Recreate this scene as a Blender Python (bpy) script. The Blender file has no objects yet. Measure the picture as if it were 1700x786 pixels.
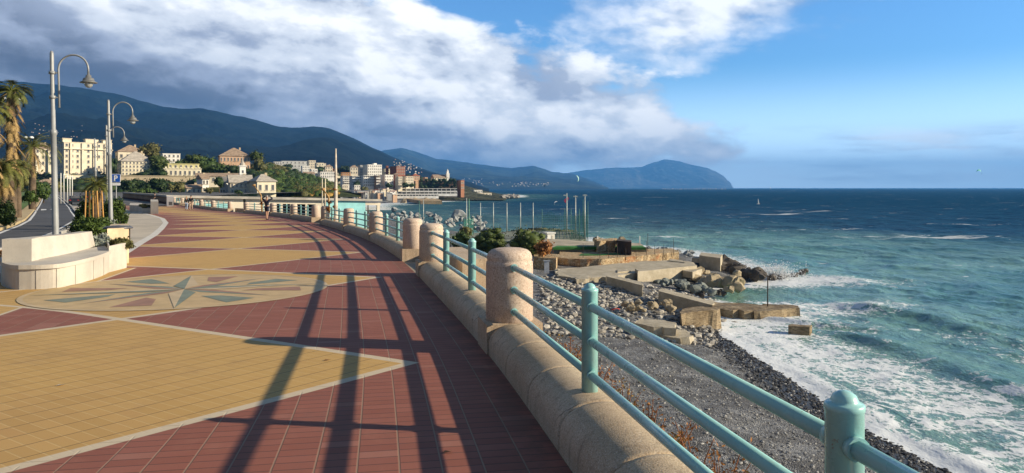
import bpy, bmesh, math, random
import numpy as np
from mathutils import Vector, Matrix, noise as mnoise
R = math.radians
random.seed(7); rng = np.random.default_rng(11)
sc = bpy.context.scene
col = sc.collection

# ------------------------------------------------------------------ camera, sun, world
F, CX, HY, EYE = 1214.0, 850.0, 312.0, 1.75
cam = bpy.data.cameras.new('camera'); camo = bpy.data.objects.new('camera', cam); col.objects.link(camo)
cam.sensor_width = 36; cam.lens = F/1700*36; cam.shift_y = -(393-HY)/1700
cam.clip_start = .1; cam.clip_end = 200000
camo.location = (0, 0, EYE); camo.rotation_euler = (R(90), 0, 0)
sc.camera = camo
SUN_EL, SUN_AZ = R(20.5), R(98)                    # azimuth clockwise from +Y
sd = Vector((math.sin(SUN_AZ)*math.cos(SUN_EL), math.cos(SUN_AZ)*math.cos(SUN_EL), math.sin(SUN_EL)))
sl = bpy.data.lights.new('sun', 'SUN'); sl.energy = 5.0; sl.angle = R(.53); sl.color = (1, .86, .64)
slo = bpy.data.objects.new('sun', sl); col.objects.link(slo)
slo.rotation_euler = sd.to_track_quat('Z', 'Y').to_euler()
sc.view_settings.view_transform = 'Standard'; sc.view_settings.look = 'None'
sc.view_settings.exposure = 0.75; sc.view_settings.gamma = 1
sc.view_settings.use_curve_mapping = False
sc.cycles.max_bounces = 5; sc.cycles.diffuse_bounces = 2; sc.cycles.glossy_bounces = 2
sc.cycles.transparent_max_bounces = 8; sc.cycles.volume_bounces = 0; sc.cycles.caustics_reflective = False
sc.cycles.use_denoising = True; sc.cycles.volume_step_rate = 5

# ------------------------------------------------------------------ node expressions
class S:
    tree = None
    def __init__(s, k): s.k = k
    def _m(op, *a, clamp=False):
        n = S.tree.nodes.new('ShaderNodeMath'); n.operation = op; n.use_clamp = clamp
        for i, v in enumerate(a):
            if isinstance(v, S): S.tree.links.new(v.k, n.inputs[i])
            else: n.inputs[i].default_value = v
        return S(n.outputs[0])
    def __add__(s, o): return S._m('ADD', s, o)
    __radd__ = __add__
    def __sub__(s, o): return S._m('SUBTRACT', s, o)
    def __rsub__(s, o): return S._m('SUBTRACT', o, s)
    def __mul__(s, o): return S._m('MULTIPLY', s, o)
    __rmul__ = __mul__
    def __truediv__(s, o): return S._m('DIVIDE', s, o)
    def __gt__(s, o): return S._m('GREATER_THAN', s, o)
    def __lt__(s, o): return S._m('LESS_THAN', s, o)
def sabs(a): return S._m('ABSOLUTE', a)
def smin(a, b): return S._m('MINIMUM', a, b)
def smax(a, b): return S._m('MAXIMUM', a, b)
def sfrac(a): return S._m('FRACT', a)
def sfloor(a): return S._m('FLOOR', a)
def smod(a, b): return S._m('FLOORED_MODULO', a, b)
def clamp(a): return S._m('MULTIPLY', a, 1.0, clamp=True)
def sstep(a, b, x):
    n = S.tree.nodes.new('ShaderNodeMapRange'); n.interpolation_type = 'SMOOTHSTEP'
    for i, v in enumerate((x, a, b, 0.0, 1.0)):
        if isinstance(v, S): S.tree.links.new(v.k, n.inputs[i])
        else: n.inputs[i].default_value = v
    return S(n.outputs[0])
def cmb(x, y, z):
    n = S.tree.nodes.new('ShaderNodeCombineXYZ')
    for i, v in enumerate((x, y, z)):
        if isinstance(v, S): S.tree.links.new(v.k, n.inputs[i])
        else: n.inputs[i].default_value = v
    return n.outputs[0]
def sep(sock):
    n = S.tree.nodes.new('ShaderNodeSeparateXYZ'); S.tree.links.new(sock, n.inputs[0])
    return [S(o) for o in n.outputs]
def tcoord(w='Object'):
    return S.tree.nodes.new('ShaderNodeTexCoord').outputs[w]
def noise(vec, scale=1, detail=4, rough=.5, dist=0):
    n = S.tree.nodes.new('ShaderNodeTexNoise')
    n.inputs['Scale'].default_value = scale; n.inputs['Detail'].default_value = detail
    n.inputs['Roughness'].default_value = rough; n.inputs['Distortion'].default_value = dist
    S.tree.links.new(vec, n.inputs['Vector']); return S(n.outputs[0])
def voro(vec, scale=1, feature='F1', out='Distance'):
    n = S.tree.nodes.new('ShaderNodeTexVoronoi'); n.feature = feature; n.inputs['Scale'].default_value = scale
    S.tree.links.new(vec, n.inputs['Vector']); return n.outputs[out]
def mixc(f, a, b, mode='MIX'):
    n = S.tree.nodes.new('ShaderNodeMix'); n.data_type = 'RGBA'; n.blend_type = mode
    for i, v in ((0, f), (6, a), (7, b)):
        if isinstance(v, S): S.tree.links.new(v.k, n.inputs[i])
        elif isinstance(v, bpy.types.NodeSocket): S.tree.links.new(v, n.inputs[i])
        elif i == 0: n.inputs[0].default_value = v
        else: n.inputs[i].default_value = (*v, 1)
    return n.outputs[2]
def scalev(vec, s):
    n = S.tree.nodes.new('ShaderNodeVectorMath'); n.operation = 'MULTIPLY'
    S.tree.links.new(vec, n.inputs[0]); n.inputs[1].default_value = s; return n.outputs[0]
def bump(h, strength=.3, dist=.01):
    n = S.tree.nodes.new('ShaderNodeBump'); n.inputs['Strength'].default_value = strength; n.inputs['Distance'].default_value = dist
    S.tree.links.new(h.k if isinstance(h, S) else h, n.inputs['Height']); return n.outputs[0]
def attr(name):
    n = S.tree.nodes.new('ShaderNodeAttribute'); n.attribute_name = name; return S(n.outputs['Fac'])
def newmat(name):
    m = bpy.data.materials.new(name); m.use_nodes = True; S.tree = m.node_tree
    return m, m.node_tree.nodes['Principled BSDF']
def lk(b, key, v):
    if isinstance(v, S): v = v.k
    if isinstance(v, bpy.types.NodeSocket): S.tree.links.new(v, b.inputs[key])
    elif isinstance(v, tuple) and len(v) == 3: b.inputs[key].default_value = (*v, 1)
    else: b.inputs[key].default_value = v

MATS = {}
def mat(name, c, rough=.7, var=.15, scale=6, bmp=0, bscale=40, metal=0, spec=.4, speck=0, coord='Object', bdist=.01):
    """painted, stone or metal surface: two tones mixed by noise, fine speckle and bump"""
    if name in MATS: return MATS[name]
    m, b = newmat(name); v = tcoord(coord)
    f = noise(v, scale, 5, .6)
    c2 = tuple(x*(1-var*1.6) for x in c); c1 = tuple(min(1, x*(1+var)) for x in c)
    out = mixc(sstep(.3, .7, f), c2, c1)
    if speck:
        n2 = noise(v, bscale, 2, .7)
        out = mixc(sstep(.55, .72, n2)*speck, out, tuple(x*.45 for x in c))
        out = mixc(sstep(.42, .28, n2)*speck*.6, out, tuple(min(1, x*1.3) for x in c))
    lk(b, 'Base Color', out); lk(b, 'Roughness', rough); lk(b, 'Metallic', metal); lk(b, 'Specular IOR Level', spec)
    if bmp: lk(b, 'Normal', bump(noise(v, bscale, 3, .6), bmp, bdist))
    MATS[name] = m; return m
def leafmat(name, a, c, rough=.6, trans=0.0):
    if name in MATS: return MATS[name]
    m, b = newmat(name)
    g = S.tree.nodes.new('ShaderNodeNewGeometry').outputs['Random Per Island']
    f = noise(tcoord(), .9, 3)
    out = mixc(clamp(S(g)*.7 + sstep(.35, .65, f)*.4), a, c)
    lk(b, 'Base Color', out); lk(b, 'Roughness', rough); lk(b, 'Specular IOR Level', .25)
    MATS[name] = m; return m

# ------------------------------------------------------------------ world: Nishita sky with a procedural cloud deck
w = bpy.data.worlds.new('World'); sc.world = w; w.use_nodes = True; S.tree = w.node_tree
bg = w.node_tree.nodes['Background']
sky = w.node_tree.nodes.new('ShaderNodeTexSky'); sky.sky_type = 'NISHITA'; sky.sun_disc = False
sky.sun_elevation = SUN_EL; sky.sun_rotation = SUN_AZ; sky.air_density = 1.0; sky.dust_density = .3; sky.ozone_density = 2.5; sky.altitude = 0
d = sep(tcoord('Generated'))
hyp = S._m('SQRT', d[0]*d[0]+d[1]*d[1]+1e-6)
A = S._m('ARCTAN2', d[0], d[1]); V = d[2]/hyp
pv = cmb(A*4.2, V*8.0 + A*.5, 3.7)
pv2 = cmb(A*4.2+.15, V*8.0+A*.5+.2, 3.7)
n1 = noise(pv, 1.0, 9, .55, .15); n2 = noise(pv2, 1.0, 9, .55, .15)
nb = noise(cmb(A*1.9, V*4.2, 8.1), 1.0, 3, .5)
nf = noise(pv, 4.2, 7, .62, .2); nf2 = noise(pv2, 4.2, 7, .62, .2); nm1 = noise(pv, 2.1, 7, .58, .1); nm2 = noise(pv2, 2.1, 7, .58, .1)
S1 = smin((.218 - A*.45) - V, (V-.018)*1.6 + smax(A*-1.0-.0, 0)*1.0 + smax(A-.29, 0)*-1.5 )
S2 = .075*(1.0 - S._m('SQRT', ((A-.272)/.20)*((A-.272)/.20) + ((V-.245)/.072)*((V-.245)/.072)))
dn = (n1-.5)*.17 + (nb-.5)*.06 + (nm1-.5)*.10 + (nf-.5)*.06
D1 = sstep(-.008, .035, smin(S1, .12) + dn); D2 = sstep(-.015, .075, S2 + dn)*.9
wisp = sstep(.40, .62, noise(cmb(A*4.0, V*34.0, 1.3), 1, 7, .6))*sstep(.012, .03, V)*sstep(.085, .055, V)*sstep(.20, .34, A)*.7
lowc = sstep(.45, .7, noise(cmb(A*5.0, V*40.0, 5.3), 1, 6, .6))*sstep(.0, .012, V)*sstep(.055, .03, V)*sstep(-.3, -.1, A)*.5
dens = smax(smax(D1, D2), smax(wisp, lowc))
T = V + A*.38
rel = clamp(.5 + (n1-n2)*2.6 + (nm1-nm2)*2.0 + (nf-nf2)*.9)
up = sstep(-.19, .145, T + (nb-.5)*.16)
top = sstep(.35, .68, n1)
br = clamp(up*.68 + (rel-.45)*.55*(up*.7+.22) + (top-.5)*.16*(up+.3))
br = smax(br, D2*.62 + (rel-.5)*.35)*sstep(-.1, .3, dens+.1)
cl = mixc(sstep(0, .38, br), (.075, .088, .125), (.27, .31, .40))
cl = mixc(sstep(.32, .66, br), cl, (.53, .57, .63))
cl = mixc(sstep(.62, .95, br), cl, (.78, .79, .80))
behind = sstep(.75, 1.3, sabs(A))
cl = mixc(smax(behind, sstep(.33, .8, V))*.85, cl, (.07, .08, .10))
skyc = mixc(1.0, sky.outputs[0], (.62, 1.02, 1.42), 'MULTIPLY')
skyc = scalev(skyc, (.090, .090, .088))
hz = sstep(.17, .0, V)*sstep(-.05, 0, V)
skyc = mixc(smax(sstep(.33, .8, V), sstep(.9, 1.5, sabs(A)))*.8, skyc, (.05, .075, .115))
skyc = mixc(hz*.78, skyc, (1.05, 1.36, 1.66))
final = mixc(clamp(dens), skyc, cl)
S.tree.links.new(final, bg.inputs[0]); bg.inputs[1].default_value = 1.0

# ------------------------------------------------------------------ helpers: geometry
def P(px, py, d): return Vector(((px-CX)/F*d, d, EYE-(py-HY)/F*d))
def zp(px, py, z):
    d = (EYE-z)*F/(py-HY); return Vector(((px-CX)/F*d, d, z))
SEA = -12.0
def gz(y):
    if y < 90: return -.012*y
    t = min(1, (y-90)/180.0); return -1.08 + t*t*(3-2*t)*1.0
def gp(px, py):
    d = 5.0
    lo, hi = 1.0, 2000.0
    for _ in range(60):
        m_ = (lo+hi)/2
        if EYE-(py-HY)/F*m_ > gz(m_): lo = m_
        else: hi = m_
    return Vector(((px-CX)/F*lo, lo, gz(lo)))
def wh(h, y): return h   # readability

class MB:
    def __init__(s): s.v = []; s.f = []; s.m = []; s.sm = []
    def add(s, vs, fs, mi=0, smooth=False):
        o = len(s.v); s.v += [tuple(p) for p in vs]
        for f in fs: s.f.append(tuple(i+o for i in f)); s.m.append(mi); s.sm.append(smooth)
    def box(s, c, sz, rz=0, mi=0, M=None):
        x, y, z = sz[0]/2, sz[1]/2, sz[2]/2
        vs = [Vector(p) for p in ((-x,-y,-z),(x,-y,-z),(x,y,-z),(-x,y,-z),(-x,-y,z),(x,-y,z),(x,y,z),(-x,y,z))]
        Q = (M or Matrix.Rotation(rz, 3, 'Z')); c = Vector(c)
        s.add([Q@p + c for p in vs], [(0,3,2,1),(4,5,6,7),(0,1,5,4),(1,2,6,5),(2,3,7,6),(3,0,4,7)], mi)
    def prism(s, poly, z0, z1, mi=0):
        """poly: ccw (x,y); z0/z1 number or list"""
        n = len(poly); g = lambda z, i: z[i] if isinstance(z, (list, tuple)) else z
        ar = sum(poly[i][0]*poly[(i+1)%n][1]-poly[(i+1)%n][0]*poly[i][1] for i in range(n))
        if ar < 0:
            poly = poly[::-1]; z0 = z0[::-1] if isinstance(z0, (list, tuple)) else z0; z1 = z1[::-1] if isinstance(z1, (list, tuple)) else z1
        vs = [(p[0], p[1], g(z0, i)) for i, p in enumerate(poly)] + [(p[0], p[1], g(z1, i)) for i, p in enumerate(poly)]
        s.add(vs, [tuple(range(n))[::-1], tuple(range(n, 2*n))] + [(i, (i+1)%n, n+(i+1)%n, n+i) for i in range(n)], mi)
    def tube(s, pts, r, n=8, mi=0, cap=True, smooth=True):
        pts = [Vector(p) for p in pts]; k = len(pts); vs = []; ref = None
        for i, p in enumerate(pts):
            t = (pts[min(i+1, k-1)]-pts[max(i-1, 0)]).normalized()
            if ref is None: ref = Vector((0,0,1)) if abs(t.z) < .9 else Vector((1,0,0))
            a = t.cross(ref).normalized(); b = a.cross(t).normalized(); ref = b
            rr = r[i] if isinstance(r, (list, tuple)) else r
            for j in range(n):
                th = 2*math.pi*j/n; vs.append(p + (a*math.cos(th)+b*math.sin(th))*rr)
        fs = [(i*n+j, i*n+(j+1)%n, (i+1)*n+(j+1)%n, (i+1)*n+j) for i in range(k-1) for j in range(n)]
        fs = [f[::-1] for f in fs]
        s.add(vs, fs, mi, smooth)
        if cap:
            o = len(s.v)-len(vs); s.f.append(tuple(o+j for j in range(n))); s.m.append(mi); s.sm.append(False)
            s.f.append(tuple(o+(k-1)*n+j for j in range(n))[::-1]); s.m.append(mi); s.sm.append(False)
    def lathe(s, prof, c=(0,0,0), n=16, mi=0, smooth=True):
        c = Vector(c); vs = []; k = len(prof)
        for r, z in prof:
            for j in range(n):
                th = 2*math.pi*j/n; vs.append(c+Vector((r*math.cos(th), r*math.sin(th), z)))
        fs = [(i*n+j, i*n+(j+1)%n, (i+1)*n+(j+1)%n, (i+1)*n+j) for i in range(k-1) for j in range(n)]
        fs.append(tuple(range(n))[::-1]); fs.append(tuple((k-1)*n+j for j in range(n)))
        s.add(vs, fs, mi, smooth)
    def blob(s, c, r, sub=2, rough=.25, fr=1.3, mi=0, seed=0, smooth=True, cut=0):
        bm = bmesh.new(); bmesh.ops.create_icosphere(bm, subdivisions=sub, radius=1)
        c = Vector(c); r = Vector(r if isinstance(r, (tuple, list, Vector)) else (r, r, r)); off = Vector((seed*3.1, seed*1.7, seed*.9))
        planes = []
        if cut:
            rr_ = random.Random(seed)
            for _ in range(cut):
                planes.append((Vector((rr_.gauss(0,1), rr_.gauss(0,1), rr_.gauss(0,.8))).normalized(), rr_.uniform(.5, .85)))
        vs = []
        for v in bm.verts:
            p = v.co.copy()
            for nrm, h in planes:
                dd = p.dot(nrm)
                if dd > h: p = p - nrm*(dd-h)
            q = p*(1 + rough*mnoise.fractal(p*fr+off, 1.0, 2.0, 3))
            vs.append(Vector((q.x*r.x, q.y*r.y, q.z*r.z))+c)
        s.add(vs, [tuple(v.index for v in f.verts) for f in bm.faces], mi, smooth); bm.free()
    def leaves(s, centers, n, spread, size, mi=0, flat=0):
        """n leaf quads about each centre"""
        C = np.repeat(np.asarray([tuple(c) for c in centers], float), n, axis=0); N = len(C)
        sp = np.asarray(spread, float)
        pos = C + rng.normal(0, 1, (N, 3))*sp*.55
        a = rng.normal(0, 1, (N, 3)); a[:, 2] *= (1-flat); a /= np.linalg.norm(a, axis=1)[:, None]
        b = rng.normal(0, 1, (N, 3)); b -= (a*b).sum(1)[:, None]*a; b /= np.linalg.norm(b, axis=1)[:, None]
        sz = size*rng.uniform(.6, 1.3, (N, 1))
        q = np.stack([pos-a*sz, pos-b*sz*.45, pos+a*sz, pos+b*sz*.45], 1).reshape(-1, 3)
        o = len(s.v); s.v += [tuple(p) for p in q.tolist()]
        s.f += [(o+4*i, o+4*i+1, o+4*i+2, o+4*i+3) for i in range(N)]; s.m += [mi]*N; s.sm += [False]*N
    def mesh(s, name, mats, off=(0,0,0)):
        me = bpy.data.meshes.new(name); off = Vector(off)
        vs = s.v if off.length == 0 else [(p[0]-off.x, p[1]-off.y, p[2]-off.z) for p in s.v]
        me.from_pydata(vs, [], s.f)
        for m_ in (mats if isinstance(mats, (list, tuple)) else [mats]): me.materials.append(m_)
        me.polygons.foreach_set('material_index', s.m); me.polygons.foreach_set('use_smooth', s.sm); me.update()
        return me
    def build(s, name, mats, parent=None, off=None):
        if off is None: off = parent.matrix_world.translation if parent else (0,0,0)
        if parent is not None and off is not None: off = ABS.get(parent.name, Vector((0,0,0))) if not isinstance(off, tuple) else off
        o = bpy.data.objects.new(name, s.mesh(name, mats, off)); col.objects.link(o); o.parent = parent
        return o
ABS = {}      # world position of each thing's root, for parts given in world coordinates
def tag(o, label=None, cat=None, group=None, kind=None):
    if label: o['label'] = label
    if cat: o['category'] = cat
    if group: o['group'] = group
    if kind: o['kind'] = kind
    elif cat: o['kind'] = 'thing'
    return o
def root(name, label, cat, loc=(0,0,0), group=None, rz=0):
    o = bpy.data.objects.new(name, None); col.objects.link(o); o.empty_display_size = .2
    o.location = loc; o.rotation_euler.z = rz
    ABS[o.name] = Vector(loc)
    return tag(o, label, cat, group)
def local(mb, name, mats, parent):          # part given in the thing's local coordinates
    return mb.build(name, mats, parent, (0.,0.,0.))
def single(mb, name, mats, label, cat, loc, group=None, kind=None, loc_coords=False):
    o = mb.build(name, mats, None, (0.,0.,0.) if loc_coords else tuple(loc)); o.location = loc
    return tag(o, label, cat, group, kind)
def struct(mb, name, mats, kind='structure', label=None, cat=None):
    o = mb.build(name, mats); return tag(o, label, cat, None, kind)
def copy_tree(o, label=None, loc=None, rz=None, parent=None):
    c = o.copy(); col.objects.link(c); c.parent = parent
    if loc is not None: c.location = loc
    if rz is not None: c.rotation_euler.z = rz
    if label: c['label'] = label
    for ch in list(o.children): copy_tree(ch, parent=c)
    return c
def npgrid(name, X, Y, Z, m, uv=None, attrs=None, smooth=True):
    r, c = X.shape; me = bpy.data.meshes.new(name)
    co = np.stack([X, Y, Z], -1).reshape(-1, 3).astype(np.float32)
    idx = np.arange(r*c).reshape(r, c)
    q = np.stack([idx[:-1,:-1], idx[:-1,1:], idx[1:,1:], idx[1:,:-1]], -1).reshape(-1, 4)
    me.vertices.add(r*c); me.vertices.foreach_set('co', co.ravel())
    me.loops.add(q.size); me.loops.foreach_set('vertex_index', q.ravel().astype(np.int32))
    me.polygons.add(len(q)); me.polygons.foreach_set('loop_start', np.arange(0, q.size, 4, dtype=np.int32))
    me.update(calc_edges=True)
    me.polygons.foreach_set('use_smooth', [smooth]*len(q))
    if uv is not None:
        l = me.uv_layers.new(name='UVMap'); u = np.stack(uv, -1).reshape(-1, 2)[q.ravel()]
        l.data.foreach_set('uv', u.astype(np.float32).ravel())
    for k, a in (attrs or {}).items():
        at = me.attributes.new(k, 'FLOAT', 'POINT'); at.data.foreach_set('value', a.astype(np.float32).ravel())
    me.materials.append(m); me.update()
    o = bpy.data.objects.new(name, me); col.objects.link(o); return o

# ------------------------------------------------------------------ the promenade's curve
kp = [(1.75,-8),(1.45,-3.5),(1.02,1.0),(.39,4.62),(.135,6.06),(-.22,7.95),(-.51,9.3),(-1.18,12.26),(-2.15,16.5),(-3.05,20.35),(-5.67,29.3),(-8.9,38),(-12.9,48.3),(-18.6,60.7),(-26.6,74.8),(-39,94.8),(-67,138),(-92,172)]
yy = np.linspace(-8, 172, 721); xx = np.interp(yy, [p[1] for p in kp], [p[0] for p in kp])
ker = np.exp(-np.linspace(-2.2, 2.2, 25)**2); ker /= ker.sum()
xs_ = np.convolve(np.pad(xx, 12, mode='reflect', reflect_type='odd'), ker, 'valid')
ker2 = np.exp(-np.linspace(-2.2, 2.2, 81)**2); ker2 /= ker2.sum()
xs2 = np.convolve(np.pad(xx, 40, mode='reflect', reflect_type='odd'), ker2, 'valid')
bl = np.clip((yy-14)/10, 0, 1); xx = xs_*(1-bl)+xs2*bl
ss = np.concatenate([[0], np.cumsum(np.hypot(np.diff(xx), np.diff(yy)))])
def kx(y): return float(np.interp(y, yy, xx))
def s_at_y(y): return float(np.interp(y, yy, ss))
def fr(s):
    x = np.interp(s, ss, xx); y = np.interp(s, ss, yy)
    x2 = np.interp(s+.5, ss, xx); y2 = np.interp(s+.5, ss, yy); x1 = np.interp(s-.5, ss, xx); y1 = np.interp(s-.5, ss, yy)
    tx, ty = x2-x1, y2-y1; L = np.hypot(tx, ty)+1e-9; return x, y, tx/L, ty/L
def fp(s, t, z=0.):
    """point at arc length s, offset t inland of the kerb's foot, height z above the sloping ground"""
    x, y, tx, ty = fr(s); X = x - ty*t; Y = y + tx*t
    return Vector((float(X), float(Y), gz(float(Y)) + z))
AX = -.30                                            # the kerb's axis
_S = np.linspace(0, ss[-1]-1, 4000)
_PX = []
for s_ in _S:
    p_ = fp(s_, AX); _PX.append(CX + F*p_.x/p_.y if p_.y > 1 else 5000)
_PX = np.array(_PX)
def s_px(px): return float(_S[np.argmin(np.abs(_PX-px))])
def s_of(px): return s_px(px)

# paving material, laid out in (s, t) metres held in the UV map
s0 = 19.71
m_pave, b = newmat('paving'); u_, t_, _ = sep(tcoord('UV'))
PITCH, HW, TC = 7.42, 3.85, 4.72
k_ = (u_ - s0 - (4.72-t_)*.25*sstep(20.0, 23.0, u_))/PITCH
ph = sabs(sfrac(k_)-.5)*2.0                        # 1 at a crossing, 0 at the middle of a rhombus
lat = sabs(t_-TC)/HW
e = lat + ph - 1.0                                # <0 inside a rhombus
ins = sstep(.003, -.003, e)
near_ = (u_ < (s_at_y(19.6)))
leftcut = (t_ > 6.55)*near_
yel = smax(ins, leftcut); yel = smax(yel, (t_ > 9.05))
stripe = sstep(.026, .020, sabs(e))*(t_ < 9.05)
tri = sstep(.035, .03, sabs(t_-6.55))*(e > 0)*near_
stripe = smax(stripe*(1.0-leftcut*(e > .02)), tri)
def joints(a, b_, pa, pb, w_):
    ja = sabs(sfrac(a/pa)-.5)*pa; jb = sabs(sfrac(b_/pb)-.5)*pb
    return sstep(pa/2-w_*1.5, pa/2-w_*.6, ja), sstep(pb/2-w_*1.3, pb/2-w_*.5, jb)
ca, sa = math.cos(R(45)), math.sin(R(45))
ya, yb = u_*ca + t_*sa, t_*ca - u_*sa
jr1, jr2 = joints(t_, u_, .27, .127, .006)
jy1, jy2 = joints(yb, ya, .127, .27, .006)
uvv = tcoord('UV')
def white(vec):
    n = S.tree.nodes.new('ShaderNodeTexWhiteNoise'); S.tree.links.new(vec, n.inputs[0]); return S(n.outputs[0])
idr = white(cmb(sfloor(t_/.27), sfloor(u_/.127), 0.0))
idy = white(cmb(sfloor(yb/.127), sfloor(ya/.27), 4.0))
big = noise(uvv, .33, 4, .6); mid = noise(uvv, 2.6, 5, .65)
red = mixc(idr, (.25, .092, .064), (.305, .118, .084))
red = mixc((idr > .95)*.35, red, (.38, .20, .15))
red = mixc(sstep(.35, .65, big)*.55, red, (.27, .095, .062))
red = mixc(sstep(.52, .75, mid)*.35, red, (.38, .18, .13))
yelc = mixc(idy, (.46, .280, .098), (.52, .32, .118))
yelc = mixc((idy > .96)*.4, yelc, (.42, .24, .09))
yelc = mixc(sstep(.35, .65, big)*.6, yelc, (.55, .345, .11))
yelc = mixc(sstep(.5, .75, mid)*.3, yelc, (.46, .27, .115))
base = mixc(yel, red, yelc)
jcol = mixc(yel, mixc(jr1, (.07, .045, .04), (.30, .19, .13)), mixc(jy2, (.62, .46, .22), (.09, .06, .03)))
jm = smax(smax(jr1, jr2*.75)*(1.0-yel), smax(jy1*.35, jy2*.9)*yel)
base = mixc(jm, base, jcol)
sj = sstep(.47, .49, sabs(sfrac(u_/.33)-.5))*.6
base = mixc(stripe, base, mixc(sj, (.58, .48, .34), (.32, .25, .17)))
stn = sstep(.54, .78, noise(uvv, .9, 7, .72))*.36
base = mixc(stn, base, (.13, .095, .08))
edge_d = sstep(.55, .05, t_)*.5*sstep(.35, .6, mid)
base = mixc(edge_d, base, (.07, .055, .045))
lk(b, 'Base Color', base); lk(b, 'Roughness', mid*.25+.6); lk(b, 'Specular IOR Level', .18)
lk(b, 'Normal', bump((1.0-jm)*1.0 + noise(uvv, 60, 2)*.25 + idr*.2, .45, .004))

S_END = s_at_y(118)
sr = np.linspace(0, S_END, 420); tr = np.array([0,.3,1,2,3,4,5,6,7,8,9,9.6])
SS, TT = np.meshgrid(sr, tr, indexing='ij'); x, y, tx, ty = fr(SS)
PX_, PY_ = x-ty*TT, y+tx*TT; PZ = np.vectorize(gz)(PY_)
o = npgrid('promenade_paving', PX_, PY_, PZ, m_pave, uv=(SS, TT)); tag(o, kind='structure')
o.data.flip_normals()

# beige walk beside the paving, asphalt ground, road, lawn
m_walk = mat('beige_concrete_walk', (.52, .45, .35), .85, .12, .6, .25, 60, speck=.25)
m_asph = mat('asphalt', (.075, .078, .085), .85, .18, .4, .35, 90, speck=.35)
m_white = mat('white_road_paint', (.72, .72, .70), .7, .12, 3)
m_lawn = mat('lawn_soil', (.10, .17, .03), .9, .3, .5, .4, 30)
m_kerbs = mat('ochre_kerbstone', (.50, .38, .20), .8, .15, 2, .2, 40)
m_land = mat('town_ground', (.20, .18, .13), .95, .3, .05)
def sheet(name, poly, dz, m, nsub=1, kind='structure'):
    mb = MB(); n = len(poly)
    mb.add([(p[0], p[1], gz(p[1])+dz) for p in poly], [tuple(range(n))]); return struct(mb, name, m, kind)
# land sheet follows the ground profile, left of the paving
ly = np.concatenate([np.linspace(-60, 100, 33), np.linspace(106, 300, 30), [340, 420, 520]]); lx = np.linspace(0, 1, 12)
LY, LU = np.meshgrid(ly, lx, indexing='ij')
rx = np.array([fp(min(s_at_y(y_), ss[-1]-1), 1.5).x if -8 < y_ < 160 else (0.4 if y_ <= -8 else -84) for y_ in ly])
LX = rx[:, None]*(1-LU) + (-900)*LU**2.2 + rx[:, None]*0
LX = rx[:, None] + (-900-rx[:, None])*LU**2.0
LZ = np.vectorize(gz)(LY)-.012
m_land2 = mat('asphalt_ground', (.11, .11, .108), .9, .25, .3, .3, 50)
o = npgrid('ground', LX, LY, LZ, m_land2); tag(o, kind='structure'); o.data.flip_normals()
def strip(name, Lp, Rp, dz, m, kind='structure'):
    """ribbon between two polylines of equal length, on the ground"""
    mb = MB(); n = len(Lp); N = 8; L2 = []; R2 = []
    for i in range(n-1):
        for k in range(N if i < n-2 else N+1):
            f = k/N; a = Lp[i].lerp(Lp[i+1], f); c = Rp[i].lerp(Rp[i+1], f)
            L2.append((a.x, a.y, gz(a.y)+dz)); R2.append((c.x, c.y, gz(c.y)+dz))
    k = len(L2); mb.add(L2+R2, [(i, k+i, k+i+1, i+1) for i in range(k-1)]); return struct(mb, name, m, kind)
def band(pl, w0, w1):
    """offset polyline to its left (-) / right (+)"""
    out = []
    for i, p in enumerate(pl):
        t = (pl[min(i+1, len(pl)-1)]-pl[max(i-1, 0)]); n = Vector((t.y, -t.x, 0)).normalized()
        out.append((p+n*w0, p+n*w1))
    return [a for a, c in out], [c for a, c in out]
# road centre traced on the ground: left edge and right edge
roadL = [Vector((-19,-30,0)), Vector((-20.5,0,0)), Vector((-22,20,0)), gp(-20,392), gp(2,383.5), gp(26,375), gp(43,366.5), gp(52,357), gp(58,349), gp(65,339), gp(73,322.5), gp(76,319.6)]
roadR = [Vector((-12,-30,0)), Vector((-13.4,0,0)), Vector((-15.2,18,0)), gp(0,417), gp(47,405), gp(100,386), gp(134,364), gp(124,353.5), gp(118,345), gp(108,335), gp(92,322.5), gp(90,319.6)]
for p in roadL+roadR: p.z = 0
strip('road', roadL, roadR, .004, m_asph)
a, c = band(roadL, .12, .30); strip('road_edge_line', a, c, .009, m_white)
a, c = band(roadR, -.34, -.20); strip('road_edge_line', a, c, .009, m_white)
mbk = MB()
def kerbstrip(pl, w0, w1, h, name, m):
    a, c = band(pl, w0, w1); A2 = []; C2 = []
    for i in range(len(pl)-1):
        for k in range(8 if i < len(pl)-2 else 9):
            A2.append(a[i].lerp(a[i+1], k/8)); C2.append(c[i].lerp(c[i+1], k/8))
    mb = MB(); n = len(A2)
    prof = [(A2, -.05), (A2, h), (C2, h), (C2, -.05)]
    vs = [(p.x, p.y, gz(p.y)+z) for P_, z in prof for p in P_]
    mb.add(vs, [(k*n+i, k*n+i+1, (k+1)*n+i+1, (k+1)*n+i) for k in range(3) for i in range(n-1)])
    return struct(mb, name, m)
kerbstrip(roadL[2:], -1.25, -.05, .14, 'road_kerb', m_kerbs)
kerbstrip(roadR[2:], .06, .28, .13, 'road_kerb', mat('pale_kerbstone', (.42, .40, .36), .8, .12, 2))
a, c = band(roadL, -26, -1.2); strip('lawn', [p for p in a], [p for p in c], .06, m_lawn)
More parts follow.
